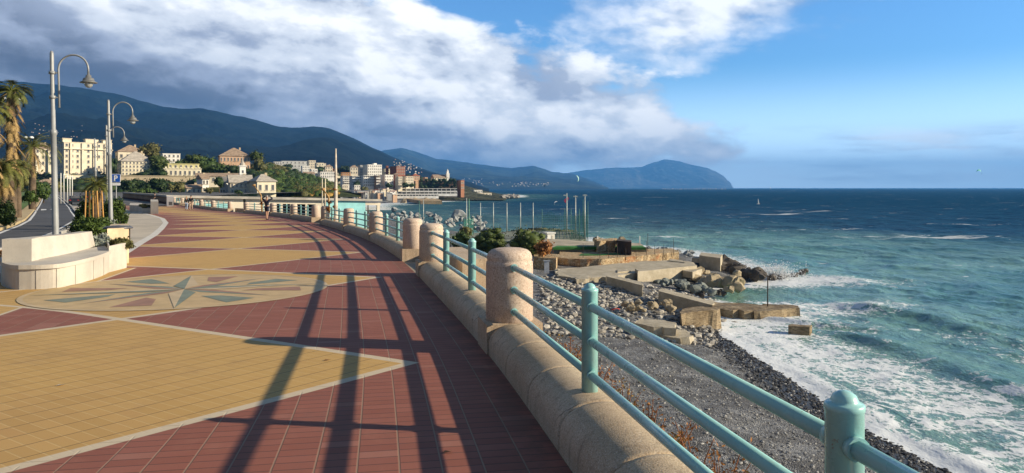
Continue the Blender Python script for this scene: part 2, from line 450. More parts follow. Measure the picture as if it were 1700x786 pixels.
# beige walk: between paving edge and the lamps
ws = [s_at_y(y_) for y_ in (-6, 4, 12, 20.2, 23, 26, 30, 36, 43, 52, 62, 74, 86, 100, 118)]
wi = [9.5, 9.5, 9.5, 7.6, 7.9, 8.2, 8.5, 8.7, 9.0, 9.2, 9.4, 9.5, 9.6, 9.6, 9.6]
wo = [9.8, 9.8, 10.2, 10.4, 10.5, 10.6, 10.8, 11.2, 12.2, 13.2, 14, 14.5, 15, 15, 15]
Lp = [fp(s, o_) for s, o_ in zip(ws, wo)]; Rp = [fp(s, i_) for s, i_ in zip(ws, wi)]
strip('beige_walk', Lp, Rp, .008, m_walk)
Rb = [fp(s, i_-.32) for s, i_ in zip(ws, wi)][3:]
strip('walk_border', Rp[3:], Rb, .013, mat('pale_border_stone', (.66, .62, .55), .8, .08, 3))
# dashes across the road (stop line blocks)
mb = MB()
for px0, px1 in ((55,62),(68,77),(84,92),(98,106),(113,119)):
    a = gp(px0, 350); c = gp(px1, 350); e_ = gp(px1, 347.6); f_ = gp(px0, 347.6)
    mb.add([(p.x, p.y, gz(p.y)+.010) for p in (a, c, e_, f_)], [(0,1,2,3)])
struct(mb, 'road_marking', m_white)

# ------------------------------------------------------------------ compass rose inlay
cc = gp(306, 481); RAD = 2.62
tan_ = fr(s_at_y(13)); ang0 = math.atan2(tan_[3], tan_[2])
mc = [mat('inlay_cream', (.53, .37, .17), .6, .08, 3, .2, 30), mat('inlay_teal', (.19, .215, .15), .6, .12, 3, .2, 30),
      mat('inlay_maroon', (.33, .17, .10), .6, .12, 3, .2, 30), mat('inlay_pale', (.55, .41, .23), .6, .08, 3, .2, 30), mat('inlay_ochre', (.52, .38, .19), .6, .08, 3, .2, 30)]
ro = root('compass_inlay', 'round compass star inlaid in the yellow paving beside the bench', 'floor inlay', (cc.x, cc.y, gz(cc.y)))
def cpt(r, a, h): 
    x_ = r*math.cos(a+ang0); y_ = r*math.sin(a+ang0); return (x_, y_, gz(cc.y+y_)-gz(cc.y)+h)
mb = MB(); n = 64
mb.add([cpt(RAD, 2*math.pi*i/n, .004) for i in range(n)], [tuple(range(n))]); local(mb, 'disc', mc[0], ro)
mb = MB(); mb.add([cpt(RAD, 2*math.pi*i/n, .008) for i in range(n)]+[cpt(RAD-.09, 2*math.pi*i/n, .008) for i in range(n)], [(i, (i+1)%n, n+(i+1)%n, n+i) for i in range(n)])
local(mb, 'ring', mc[3], ro)
for k in range(8):
    a = k*math.pi/4 + R(8); L = RAD*.96 if k % 2 == 0 else RAD*.80; wd = .34 if k % 2 == 0 else .26; rr = .62
    h = .010 if k % 2 == 0 else .007
    for sgn in (-1, 1):
        mb = MB(); tri_ = [cpt(.02, a, h), cpt(rr, a+sgn*wd*1.1, h), cpt(L, a, h)]
        mb.add(tri_ if sgn > 0 else tri_[::-1], [(0, 2, 1)])
        local(mb, 'star_ray', mc[1] if (sgn > 0) == (k % 2 == 0) else (mc[3] if k % 2 == 0 else mc[2]), ro)
    mb = MB(); a2 = a + math.pi/8
    q = [cpt(1.15, a2-.10, .0075), cpt(RAD*.86, a2-.05, .0075), cpt(RAD*.80, a2+.22, .0075), cpt(1.35, a2+.12, .0075)]
    mb.add(q, [(0, 1, 2, 3)]); local(mb, 'star_panel', mc[2] if k % 2 else mc[1], ro)

# ------------------------------------------------------------------ kerb, pillars, railings
m_stone, b = newmat('cast_granite'); v = tcoord('Object')
nl = noise(v, 1.1, 5, .6); nf_ = noise(v, 95, 2, .7); nm_ = noise(v, 14, 4, .7)
c_ = mixc(sstep(.3, .7, nl), (.47, .345, .225), (.58, .455, .32))
c_ = mixc(sstep(.54, .64, nf_)*.65, c_, (.22, .15, .10)); c_ = mixc(sstep(.44, .35, nf_)*.6, c_, (.76, .66, .52))
c_ = mixc(sstep(.50, .72, nm_)*.4, c_, (.26, .19, .125))
stk = noise(scalev(v, (3.5, 3.5, .5)), 2.2, 6, .75); c_ = mixc(sstep(.52, .7, stk)*.5, c_, (.17, .13, .09)); crk = S(voro(cmb(sep(v)[0]+nm_*.35, sep(v)[1]+nl*.3, sep(v)[2]), 1.3, 'DISTANCE_TO_EDGE')); c_ = mixc(sstep(.010, .003, crk)*sstep(.5, .62, nl)*.8, c_, (.08, .06, .045))
lk(b, 'Base Color', c_); lk(b, 'Roughness', .82); lk(b, 'Specular IOR Level', .25); lk(b, 'Normal', bump(nf_+nm_*.6, .55, .006))
m_pink, b = newmat('pink_granite'); v = tcoord('Object')
nl = noise(v, 1.6, 4, .6); nf_ = noise(v, 62, 3, .75); nv = noise(v, 7, 5, .7)
c_ = mixc(sstep(.3, .7, nl), (.55, .42, .32), (.65, .52, .41))
c_ = mixc(sstep(.53, .62, nf_)*.65, c_, (.26, .16, .12)); c_ = mixc(sstep(.45, .36, nf_)*.6, c_, (.80, .70, .60))
c_ = mixc(sstep(.52, .75, nv)*.4, c_, (.3, .22, .16)); c_ = mixc(sstep(.5, .72, noise(scalev(v, (3, 3, .45)), 2, 6, .75))*.35, c_, (.22, .16, .12))
lk(b, 'Base Color', c_); lk(b, 'Roughness', .8); lk(b, 'Specular IOR Level', .25); lk(b, 'Normal', bump(nf_, .5, .005))
m_teal, b = newmat('turquoise_paint'); v = tcoord('Object')
c_ = mixc(sstep(.35, .7, noise(v, 3, 5, .6)), (.30, .57, .55), (.37, .65, .61))
c_ = mixc(sstep(.64, .69, noise(v, 16, 6, .75))*.75, c_, (.26, .14, .07)); c_ = mixc(sstep(.60, .66, noise(v, 31, 4, .7))*.35, c_, (.45, .55, .50))
c_ = mixc(sstep(.62, .78, noise(v, 1.3, 6, .75))*.3, c_, (.33, .45, .42))
lk(b, 'Base Color', c_); lk(b, 'Roughness', sstep(.3, .7, noise(v, 8, 3))*.18+.2); lk(b, 'Specular IOR Level', .55); lk(b, 'Normal', bump(noise(v, 55, 3), .12, .003))
def cprof(n=14):
    pr = [(.0, -.02)]
    for i in range(n+1):
        a = math.pi*i/n; x_ = -.30 + .30*math.cos(a); z_ = .10 + .235*math.sin(a)**.8 if 0 < i < n else .10
        pr.append((x_, z_))
    pr += [(-.60, -.12)]
    return pr
KP = cprof()
def kerb_bay(sa_, sb_, label):
    r0 = fp((sa_+sb_)/2, AX); ro = root('kerb_wall', label, 'low wall', r0, 'rounded stone kerb walls below the railing')
    L = sb_-sa_; nseg = max(2, int(round(L/1.05))); g = .006
    for k in range(nseg):
        a = sa_ + L*k/nseg + g; c = sa_ + L*(k+1)/nseg - g; mb = MB(); vs = []; st = [a, a+.010, a+.045, (a*2+c)/3, (a+2*c)/3, c-.045, c-.010, c]
        for j, s in enumerate(st):
            q = .012 if j in (0, len(st)-1) else 0
            for t, z in KP:
                tt = -.30 + (t+.30)*(1-q/.3); vs.append(fp(s, tt, z - (q if z > .09 else 0)))
        n = len(KP)
        fs = [(j*n+i, (j+1)*n+i, (j+1)*n+i+1, j*n+i+1) for j in range(len(st)-1) for i in range(n-1)]
        mb.add(vs, fs, 0, True)
        o = len(mb.v)-len(vs); mb.f.append(tuple(range(n))); mb.m.append(0); mb.sm.append(False)
        mb.f.append(tuple(range((len(st)-1)*n, len(st)*n))[::-1]); mb.m.append(0); mb.sm.append(False)
        mb.build('coping_block', m_stone, ro)
    return ro
pil_prof = [(.272,-.04),(.272,.96),(.268,1.0),(.255,1.012),(.262,1.03),(.262,1.06),(.245,1.105),(.21,1.135),(.15,1.152),(.0001,1.157)]
pil_mesh = None
def pillar(s, label):
    global pil_mesh
    p = fp(s, AX, 0)
    ro = root('stone_pillar', label, 'pillar', p, 'pink granite pillars of the promenade railing', math.atan2(fr(s)[3], fr(s)[2]))
    if pil_mesh is None:
        a = MB(); a.lathe(pil_prof, n=32); b_ = MB(); b_.box((0, 0, .15), (.62, .64, .40))
        pil_mesh = (a.mesh('shaft', m_pink), b_.mesh('plinth', m_stone))
    for me, nm in zip(pil_mesh, ('shaft', 'plinth')):
        o = bpy.data.objects.new(nm, me); col.objects.link(o); o.parent = ro
        if nm == 'plinth': o.location.z = -.02
    return ro
RAILZ = (.95, .70, .455)
def rail_bay(sa_, sb_, posts, label, ends=(.24, .24)):
    r0 = fp((sa_+sb_)/2, AX); ro = root('railing', label, 'railing', r0, 'turquoise tube railings between stone pillars')
    for s in posts:
        mb = MB(); p = fp(s, AX, 0)
        mb.lathe([(.060,.26),(.060,1.055),(.063,1.058),(.063,1.075),(.057,1.08),(.045,1.083),(.043,1.09),(.036,1.105),(.018,1.117),(.0001,1.12)], p, n=20)
        mb.build('post', m_teal, ro)
    knots = [sa_+ends[0]] + list(posts) + [sb_-ends[1]]
    for z in RAILZ:
        mb = MB()
        for i in range(len(knots)-1):
            a, c = fp(knots[i], AX, z), fp(knots[i+1], AX, z); dr = (c-a).normalized()
            a2 = a if i == 0 else a+dr*.05; c2 = c if i == len(knots)-2 else c-dr*.05
            mb.tube([a2, c2], .031, 12)
            for q, sg, yes in ((a2, 1, i > 0), (c2, -1, i < len(knots)-2)):
                if yes: mb.tube([q, q+dr*sg*.03], .040, 12)
            if i == 0: mb.tube([a, a+dr*.04], .043, 12)
            if i == len(knots)-2: mb.tube([c, c-dr*.04], .043, 12)
        mb.build('rail', m_teal, ro)
S0, S1_, S2_, S3_ = s_at_y(-5.2), s_at_y(8.4), s_px(716), s_px(685)
ordn = ['first','second','third','fourth','fifth','sixth','seventh','eighth','ninth','tenth','eleventh','twelfth','thirteenth','fourteenth']
pil_s = [s_at_y(-1.4)-2.2, S1_, S2_, S3_, s_px(624), s_px(579), s_px(540), s_px(524), s_px(488), s_px(453), s_px(409), s_px(382), s_px(354), s_px(334), s_px(318), s_px(303), s_px(289)]
pil_l = ['pink granite pillar behind the viewer at the near railing', 'large speckled granite pillar nearest the viewer, rails entering its right side',
 'pink pillar at the near side of the first gap in the railing', 'pink pillar striped by rail shadows on the far side of the first gap',
 'short-looking pillar left of the rock breakwater, fourth along the railing', 'pillar in front of the right edge of the turquoise wall',
 'pillar in front of the turquoise wall at the second gap, nearer one', 'pillar with slanting shadow stripes at the far side of the second gap',
 'pillar between dark openings of the flat roofed beach building', 'pillar just right of the person with raised arms', 'pillar at the left end of the bay before the dark gateway',
 'pillar at the far side of the gateway gap', 'pillar right of the walking couple, between turquoise panels', 'pillar close behind the right walker of the couple',
 'pillar just left of the walking couple', 'second pillar left of the walking couple', 'farthest pillar of the curved railing near the square white kiosk']
for s, l in zip(pil_s, pil_l): pillar(s, l)
gaps = {2, 6, 10}
s_post1, s_post2 = s_at_y(2.33), s_at_y(5.28)
kerb_bay(.5, pil_s[0]-.3, 'rounded stone kerb wall behind the viewer')
kl = ['rounded stone kerb wall nearest the viewer, running to the bottom edge', 'long sunlit rounded kerb wall between the near pillar and the first gap', '',
 'rounded kerb wall beyond the first gap', 'rounded kerb wall below the bay at the right of the turquoise wall', 'rounded kerb wall in front of the turquoise wall', '',
 'kerb wall below the bay with dark openings behind', 'kerb wall beside the person with raised arms', 'kerb wall just left of the person with raised arms', '',
 'kerb wall beyond the gateway gap', 'kerb wall to the right of the couple', 'kerb wall behind the couple', 'kerb wall left of the couple', 'farthest rounded kerb wall near the white kiosk']
for i in range(len(pil_s)-1):
    if i in gaps:
        continue
    kerb_bay(pil_s[i]+.31, pil_s[i+1]-.31, kl[i])
    a, c = pil_s[i], pil_s[i+1]
    if i == 0: posts = [s_post1-3.0, s_post1, s_post2]
    elif i == 1: posts = [s_px(783.5), s_px(740.5)]
    else: posts = [a+(c-a)*.36, a+(c-a)*.68]
    rail_bay(a, c, posts, 'turquoise railing bay above the ' + kl[i].replace('rounded ', '').replace('long sunlit ', 'long ').replace('between the near pillar and the first gap','before the first gap').replace('beyond the first gap','past the first gap').replace('kerb wall below the bay at the right of the turquoise wall','kerb right of the turquoise wall'))
# gap steps: low stone thresholds in the openings, seaward of the line
for i, l in ((2, 'stone threshold in the first railing gap, striped by shadows'), (6, 'stone threshold in the second railing gap'), (10, 'stone threshold in the gateway gap')):
    mb = MB(); a, c = pil_s[i]+.3, pil_s[i+1]-.3; n = 5
    poly = [fp(a+(c-a)*k/n, -.95) for k in range(n+1)] + [fp(a+(c-a)*k/n, -1.75) for k in range(n, -1, -1)]
    g0 = fp((a+c)/2, -1).z
    mb.prism([(p.x, p.y) for p in poly], g0-.4, g0+.34); ctr = fp((a+c)/2, -1.3)
    # side cheeks join the threshold to both pillars
    for q in (a-.05, c+.05):
        m0 = fp(q, -1.05); mb.box((m0.x, m0.y, g0+.10), (.24, 1.35, .44), math.atan2(fr(q)[3], fr(q)[2])-math.pi/2)
    single(mb, 'threshold', m_stone, l, 'step', ctr)

# sea wall below the promenade
mb = MB(); st = np.linspace(0, ss[-1]-2, 160); vs = []
for s in st:
    for t, z in ((-.02, -.02), (-.62, -.02), (-.64, -.35), (-.70, -13.5)):
        p = fp(s, t); vs.append((p.x, p.y, gz(p.y)+z if z > -5 else -12.6))
n = 4; mb.add(vs, [(j*n+i, (j+1)*n+i, (j+1)*n+i+1, j*n+i+1) for j in range(len(st)-1) for i in range(3)])
m_sw = mat('sea_wall_stone', (.36, .30, .22), .9, .25, .5, .6, 12, speck=.3)
tag(mb.build("sea_wall", m_sw), "stone sea wall carrying the promenade above the beach", "sea wall")
# ------------------------------------------------------------------ coast line (world x,y), sea and beach
def zs(px, py): p = zp(px, py, SEA); return (p.x, p.y)
shore = [(17.5,-60),(20,0),(21,20)] + [zs(*q) for q in ((1580,786),(1480,735),(1400,690),(1330,640),(1262,595),(1205,562),(1192,530),(1185,505),(1150,492),(1180,478),(1240,470),(1255,458),(1215,442),(1150,425),(1105,418),(1060,413),(1010,408),(980,402),(950,396),(900,394),(820,394),(750,386),(680,374),(640,362),(610,350),(600,344),(612,339),(660,337),(735,334),(800,329),(850,328),(856,325),(838,323),(790,322.5),(770,320.5),(730,318),(690,317))]
SHO = np.array(shore)
def shore_dist(X, Y):
    """signed distance to the shoreline polyline, + = seaward (right of the walking direction)"""
    shp = X.shape; X = X.ravel(); Y = Y.ravel(); best = np.full(X.shape, 1e9); sg = np.ones(X.shape)
    for i in range(len(SHO)-1):
        ax, ay = SHO[i]; bx, by = SHO[i+1]; dx, dy = bx-ax, by-ay; L2 = dx*dx+dy*dy
        t = np.clip(((X-ax)*dx+(Y-ay)*dy)/L2, 0, 1); qx, qy = ax+t*dx-X, ay+t*dy-Y; dd = np.hypot(qx, qy)
        m_ = dd < best-1e-9; cr = dy*(X-ax)-dx*(Y-ay)
        best = np.where(m_, dd, best); sg = np.where(m_, np.where(cr > 0, 1, -1), sg)
    return (best*sg).reshape(shp)
def smoothstep(a, b, x): t = np.clip((x-a)/(b-a), 0, 1); return t*t*(3-2*t)
def vnoise(X, Y, sc_, seed=0):
    """cheap 2D value noise"""
    r_ = np.random.default_rng(seed); G = r_.random((256, 256)); x = X/sc_; y = Y/sc_
    i = np.floor(x).astype(int); j = np.floor(y).astype(int); fx = x-i; fy = y-j; fx = fx*fx*(3-2*fx); fy = fy*fy*(3-2*fy)
    g = lambda a, b_: G[a % 256, b_ % 256]
    return (g(i,j)*(1-fx)+g(i+1,j)*fx)*(1-fy)+(g(i,j+1)*(1-fx)+g(i+1,j+1)*fx)*fy
def fbm(X, Y, sc_, seed=0, o_=4):
    return sum(vnoise(X, Y, sc_/2**k, seed+k)*.5**k for k in range(o_))/sum(.5**k for k in range(o_))
# sea grid
pyv = np.concatenate([np.geomspace(.70, 6, 60), np.linspace(6.4, 130, 300), np.linspace(130.6, 560, 500), np.linspace(565, 1600, 40)])[::-1]
dv = 13.75*F/pyv
tv = np.concatenate([np.linspace(-3.0, -.42, 20), np.linspace(-.41, .95, 520), np.linspace(.98, 4, 20)])
DD, TT_ = np.meshgrid(dv, tv, indexing='ij'); SX = DD*TT_; SY = DD.copy()
fade = lambda lam: smoothstep(1.2, 5.0, lam*F/np.maximum(SY, 1)*np.clip(13.75/np.maximum(SY, 1)*2.2, .05, 1))
sdist = shore_dist(SX, SY)
Z = np.zeros_like(SX); 
wl = [(33, .30, 186), (21, .20, 168), (13, .15, 199), (8.3, .11, 158), (5.3, .085, 212), (3.4, .055, 176), (2.3, .038, 140), (1.5, .026, 225), (1.0, .016, 190)]
wx = SX + (fbm(SX, SY, 30, 5)-.5)*18; wy = SY + (fbm(SX, SY, 26, 9)-.5)*18
damp = .35 + .65*smoothstep(0, 22, sdist)
for i, (lam, am, dg) in enumerate(wl):
    k = 2*math.pi/lam; a = R(dg); ph_ = k*(wx*math.cos(a)+wy*math.sin(a)) + i*1.7
    amp = am*(.45+1.1*vnoise(SX, SY, lam*2.6, 40+i))
    Z += .72*amp*(np.exp(1.1*(np.sin(ph_)-1))*2-.75)*fade(lam)*damp
# breaking swell line running along the beach
def ridge_w(pts, hgt, wid_f, wid_b):
    ys_ = np.array([p[1] for p in pts]); xs__ = np.array([p[0] for p in pts]); o_ = np.argsort(ys_)
    xc = np.interp(SY, ys_[o_], xs__[o_]) + (vnoise(SX, SY, 7, 77)-.5)*1.4
    u = SX-xc; env = smoothstep(ys_.min()-2, ys_.min()+5, SY)*(1-smoothstep(ys_.max()-7, ys_.max()+1, SY))
    return hgt*env*np.where(u < 0, np.exp(-(u/wid_f)**2), np.exp(-(np.abs(u)/wid_b)**1.6)), u, env
r1, u1, e1 = ridge_w([zs(1300,541), zs(1400,556), zs(1500,586), zs(1600,625), zs(1720,668), zs(1900,720)], .58, 1.4, 3.0)
r2, u2, e2 = ridge_w([zs(1190,520), zs(1290,533), zs(1390,545), zs(1500,560)], .55, .8, 2.2)
r4, u4, e4 = ridge_w([(17.6+q_[0], q_[1]) for q_ in ((5.2,22),(4.6,30),(4.4,38),(4.4,48),(4.2,58))], .16, .9, 1.8)
r3, u3, e3 = ridge_w([zs(1360,500), zs(1480,520), zs(1600,548), zs(1760,590)], .50, 1.6, 4.0)
Z = Z*(1-.5*e1*np.exp(-(u1/4)**2)) + r1 + r2*.8 + r3 + r4*(.4+vnoise(SX, SY, 6, 91))
dist_pt = lambda px, py, z=SEA: np.hypot(SX-zp(px, py, z).x, SY-zp(px, py, z).y)
foam = 1.0*smoothstep(4.5, -.5, sdist)*(SY < 190)
lace = .70*smoothstep(18, 6, sdist)*(.46+.95*fbm(SX, SY*.45, 4.5, 31))*(1-.55*e4*smoothstep(-.4, .3, u4)*smoothstep(2.6, 1.4, u4))*(SY < 80)
foam = np.maximum(foam, lace)
foam = np.maximum(foam, .22*e1*smoothstep(4, 9, u1)*smoothstep(22, 9, u1)*(.6+.8*fbm(SX, SY, 9, 33)))
foam = np.maximum(foam, .62*e2*smoothstep(.3, -.4, u2)*smoothstep(-7, -1, u2))
foam = foam*(1-.6*e1*smoothstep(-2.2, -1.0, u1)*smoothstep(5.0, 2.0, u1)); foam = np.maximum(foam, .85*e1*np.exp(-((u1+.6)/.8)**2)*smoothstep(.48, .60, fbm(SX, SY, 6, 35)))
foam = foam*(1-.5*e2*smoothstep(-.3, .1, u2)*smoothstep(3, 1, u2))
foam = np.maximum(foam, .92*smoothstep(11, 2, dist_pt(1262, 468)))
foam = np.maximum(foam, .74*smoothstep(16, 3, np.hypot((SX-zp(1320,468,SEA).x)*.7, (SY-zp(1320,468,SEA).y)*1.5)))
foam = np.maximum(foam, .62*smoothstep(15, 4, np.hypot((SX-zp(1330,512,SEA).x)*.8, (SY-zp(1330,512,SEA).y)*1.9)))
foam = np.maximum(foam, .8*smoothstep(26, 4, dist_pt(720, 333))*(SY > 300)); foam = np.maximum(foam, .8*smoothstep(30, 8, np.abs(sdist))*(SY > 450))
foam = np.maximum(foam, .75*smoothstep(12, 2, sdist)*(SY > 120)*(SY < 450)*(SX > 8))
foam = np.maximum(foam, .55*smoothstep(30, 4, dist_pt(655, 340)))
shal = smoothstep(135, 18, sdist + (fbm(SX, SY, 50, 21)-.5)*80)*.95
shal = np.maximum(shal, .6*smoothstep(190, 50, sdist)*smoothstep(.5, .7, fbm(SX*.35, SY, 34, 23)))
shal = shal*(1-.6*smoothstep(170, 300, SY))
m_sea, b = newmat('sea_water'); v = tcoord(); fo = attr('foam'); sh = attr('shallow')
pos = sep(v); dist_ = S._m('SQRT', pos[0]*pos[0]+pos[1]*pos[1])
nA = noise(v, .035, 4, .6); nB = noise(scalev(v, (.5, 1.3, 1)), .16, 5, .62)
nG = noise(scalev(v, (.35, 1.2, 1)), .45, 5, .7); deep = mixc(sstep(.33, .67, nB*.5+nG*.5), (.001, .022, .062), (.012, .080, .155))
teal = mixc(sstep(.35, .68, nA), (.085, .215, .165), (.20, .36, .275))
teal = mixc(sstep(.42, .66, noise(scalev(v, (1.0, .6, 1)), .22, 5, .6))*.55, teal, (.035, .14, .16))
wc = mixc(sh, deep, teal)
fn = noise(scalev(v, (1.0, .7, 1)), .85, 7, .62, 1.3); fn2 = noise(scalev(v, (1.0, .6, 1)), 3.4, 5, .6, .8); vv = S(voro(cmb(pos[0]+fn*1.6, pos[1]+fn2*1.1, pos[2]*.2), 1.15, 'DISTANCE_TO_EDGE'))
web = sstep(.16, .015, vv)
fbig = noise(scalev(v, (.55, 1.0, 1)), .55, 5, .65)
mx_ = clamp(sstep(.33, .67, fn)*.48 + sstep(.34, .66, fn2)*.16 + sstep(.34, .66, fbig)*.36 + (web-.35)*.28)
fm = sstep(.90-fo, 1.14-fo, mx_)*sstep(.02, .12, fo)
nC = noise(scalev(v, (.32, .9, 1)), .10, 6, .7); nD = noise(scalev(v, (.5, 1.0, 1)), .8, 4, .7)
caps = sstep(.655, .68, nC*.72+nD*.33+.01)*.85
nE = noise(scalev(v, (.25, .9, 1)), .03, 8, .72); caps = smax(caps, sstep(.64, .675, nE)*.8)
fm = smax(fm, caps)
wc = mixc(sstep(.25, .9, attr('face'))*.6, wc, (.075, .225, .17))
milky = sstep(.05, .6, fo)*.62
wc = mixc(milky, wc, (.30, .44, .39))
lk(b, 'Base Color', mixc(fm, wc, (.74, .77, .78)))
lk(b, 'Roughness', fm*.6+.16+sstep(60, 900, dist_)*.34); lk(b, 'IOR', 1.333); lk(b, 'Specular IOR Level', sstep(40, 260, dist_)*-.20+.40-sstep(200, 1200, dist_)*.13)
h = noise(scalev(v, (1.0, .55, 1)), 1.3, 7, .62)*.9 + noise(scalev(v, (1., .6, 1)), .32, 6, .6)*2.2 + noise(scalev(v, (1., .6, 1)), .05, 5, .6)*6.0*sstep(100, 500, dist_) + fm*.12
bn_ = bump(h, .85, .42); lk(b, 'Normal', bn_); S.tree.links.new((fm*-.6+.85).k, bn_.node.inputs['Strength']); df = S.tree.nodes.new('ShaderNodeBsdfDiffuse'); S.tree.links.new(mixc(fm, wc, (.74, .77, .78)), df.inputs[0]); S.tree.links.new(bn_, df.inputs['Normal']); mxs = S.tree.nodes.new('ShaderNodeMixShader'); S.tree.links.new((sstep(40, 320, dist_)*.8).k, mxs.inputs[0]); S.tree.links.new(b.outputs[0], mxs.inputs[1]); S.tree.links.new(df.outputs[0], mxs.inputs[2]); S.tree.links.new(mxs.outputs[0], S.tree.nodes['Material Output'].inputs['Surface'])
so = npgrid('sea', SX, SY, Z+SEA, m_sea, attrs={'foam': foam, 'shallow': shal, 'face': np.clip(r1+r2*.8+r3*.6, 0, 1)}); tag(so, kind='structure'); so.data.flip_normals()
# beach grid
by = np.concatenate([np.linspace(-20, 90, 330), np.linspace(91, 240, 120), np.linspace(245, 800, 60)]); bu = np.linspace(0, 1, 200)
BY, BU = np.meshgrid(by, bu, indexing='ij')
left = np.array([fp(s_at_y(max(y_, -7)), -.63).x if y_ < 160 else (-84 if y_<300 else -84-(y_-300)*.4) for y_ in by])
right = np.interp(by, [-20, 60, 75, 110, 180, 400, 800], [32, 36, 50, 44, 36, 0, 60])
BX = left[:, None] + (right-left)[:, None]*BU
bd = -shore_dist(BX, BY)
def beach_z(bd, X, Y): 
    z = SEA + np.where(bd > 0, 1.95*(1-np.exp(-np.maximum(bd, 0)/6.5)), bd*.16)
    return z + (fbm(X, Y, 5, 61)-.5)*.55*smoothstep(-1, 5, bd) + (fbm(X, Y, 1.3, 64)-.5)*.22
BZ = beach_z(bd, BX, BY)
def bz(x, y):
    X = np.array([[x]], float); Y = np.array([[y]], float); return float(beach_z(-shore_dist(X, Y), X, Y)[0, 0])
m_grav, b = newmat('shingle'); v = tcoord(); wet = attr('wet')
vc = voro(v, 13, 'F1', 'Color'); vd = S(voro(v, 13)); vc2 = voro(v, 5.2, 'F1', 'Color')
g1 = sep(vc)[0]; g2 = sep(vc2)[1]; gm = noise(v, .35, 4, .6)
c_ = mixc(g1, (.125, .130, .136), (.50, .51, .52)); c_ = mixc(sstep(.6, .95, g2)*.7, c_, (.46, .45, .43)); c_ = mixc(sstep(.5, .1, g2)*.4, c_, (.10, .10, .10))
c_ = mixc(sstep(.4, .6, noise(v, .5, 5, .65))*.75, c_, (.11, .105, .10)); c_ = mixc(sstep(.5, .7, gm)*.45, c_, (.30, .31, .32))

c_ = mixc(sstep(.35, .75, wet + (noise(v, .5, 5)-.5)*.5), c_, mixc(g1, (.022, .023, .026), (.075, .075, .08)))
c_ = mixc(sstep(.25, .55, vd)*.6, c_, (.035, .033, .03))
lk(b, 'Base Color', c_); lk(b, 'Roughness', wet*-.35+.85); lk(b, 'Specular IOR Level', .3)
lk(b, 'Normal', bump((1.0-vd)*1.0+g2*.5, .9, .06))
bo = npgrid('beach', BX, BY, BZ, m_grav, attrs={'wet': smoothstep(4.6, 2.6, bd)*(BY < 72)}); tag(bo, kind='structure'); bo.data.flip_normals()
# loose pebbles and cobbles: nobody could count them
def scatter_stones(name, pts, smin_, smax_, m, flat=.6, kind='stuff', label=None):
    vs = []; fs = []; bmm = bmesh.new(); bmesh.ops.create_icosphere(bmm, subdivisions=1, radius=1)
    V0 = np.array([v.co[:] for v in bmm.verts]); F0 = [tuple(v.index for v in f.verts) for f in bmm.faces]; bmm.free()
    mb = MB(); N = len(pts); k = len(V0)
    P0 = np.array(pts); sz = smin_+(smax_-smin_)*rng.random(N)**2.2
    for i in range(N):
        a = rng.random()*6.28; c_a, s_a = math.cos(a), math.sin(a); s3 = sz[i]*np.array([1, rng.uniform(.55, .95), flat*rng.uniform(.6, 1)])
        q = V0*(1+rng.uniform(-.22, .22, (k, 1)))*s3; x = q[:,0]*c_a-q[:,1]*s_a; y = q[:,0]*s_a+q[:,1]*c_a
        o_ = i*k; mb.v += list(zip((x+P0[i,0]).tolist(), (y+P0[i,1]).tolist(), (q[:,2]+P0[i,2]+sz[i]*.25).tolist())); mb.f += [(f[0]+o_, f[1]+o_, f[2]+o_) for f in F0]
    mb.m = [0]*len(mb.f); mb.sm = [False]*len(mb.f); return tag(mb.build(name, m), label, None, None, kind)
def stonemat(name, a, c, spread=1.0):
    m, b = newmat(name); g = S(S.tree.nodes.new('ShaderNodeNewGeometry').outputs['Random Per Island']); v = tcoord()
    cc_ = mixc(g, a, c); cc_ = mixc(sstep(.5, .75, noise(v, 3, 5, .7))*.5, cc_, tuple(x*.5 for x in a)); cc_ = mixc(sstep(.55, .8, noise(v, 9, 4, .7))*.35, cc_, tuple(min(1, x*1.25) for x in c))
    lk(b, 'Base Color', cc_); lk(b, 'Roughness', .8); lk(b, 'Specular IOR Level', .3); lk(b, 'Normal', bump(noise(v, 8, 5, .7), .6, .05)); return m
m_peb = stonemat('pebbles', (.09, .09, .09), (.50, .49, .46))
def beach_pts(n, ylo, yhi, dlo, dhi, pw=1.6):
    out = []
    while len(out) < n:
        y = ylo+(yhi-ylo)*rng.random(4000)**pw; x = rng.uniform(-12, 34, 4000); dd_ = -shore_dist(x, y)
        okk = (dd_ > dlo) & (dd_ < dhi) & (x > np.interp(y, yy, xx)+1.2) & (x/np.maximum(y, 1) < .75)
        X, Y = x[okk], y[okk]; zz = beach_z(dd_[okk], X, Y); out += list(zip(X, Y, zz))
    return out[:n]
scatter_stones('pebbles', beach_pts(16000, 22, 82, -.3, 30), .02, .12, m_peb)
m_pebw = stonemat('wet_pebbles', (.018, .019, .022), (.08, .08, .085))
scatter_stones('wet_pebbles', beach_pts(5000, 28, 74, -.6, 4.2), .03, .16, m_pebw)
m_rub = stonemat('rubble', (.22, .20, .17), (.50, .47, .41))
def rub(n, box_, z=None):
    out = []
    for _ in range(n):
        px, py = rng.uniform(box_[0], box_[1]), rng.uniform(box_[2], box_[3]); p = zp(px, py, -9.7); out.append((p.x, p.y, bz(p.x, p.y)))
    return out
scatter_stones('rubble', rub(1900, (905, 1190, 462, 548)) + rub(1100, (895, 1050, 455, 500)) + rub(400, (1110,1240,452,500)), .05, .46, m_rub, .6)

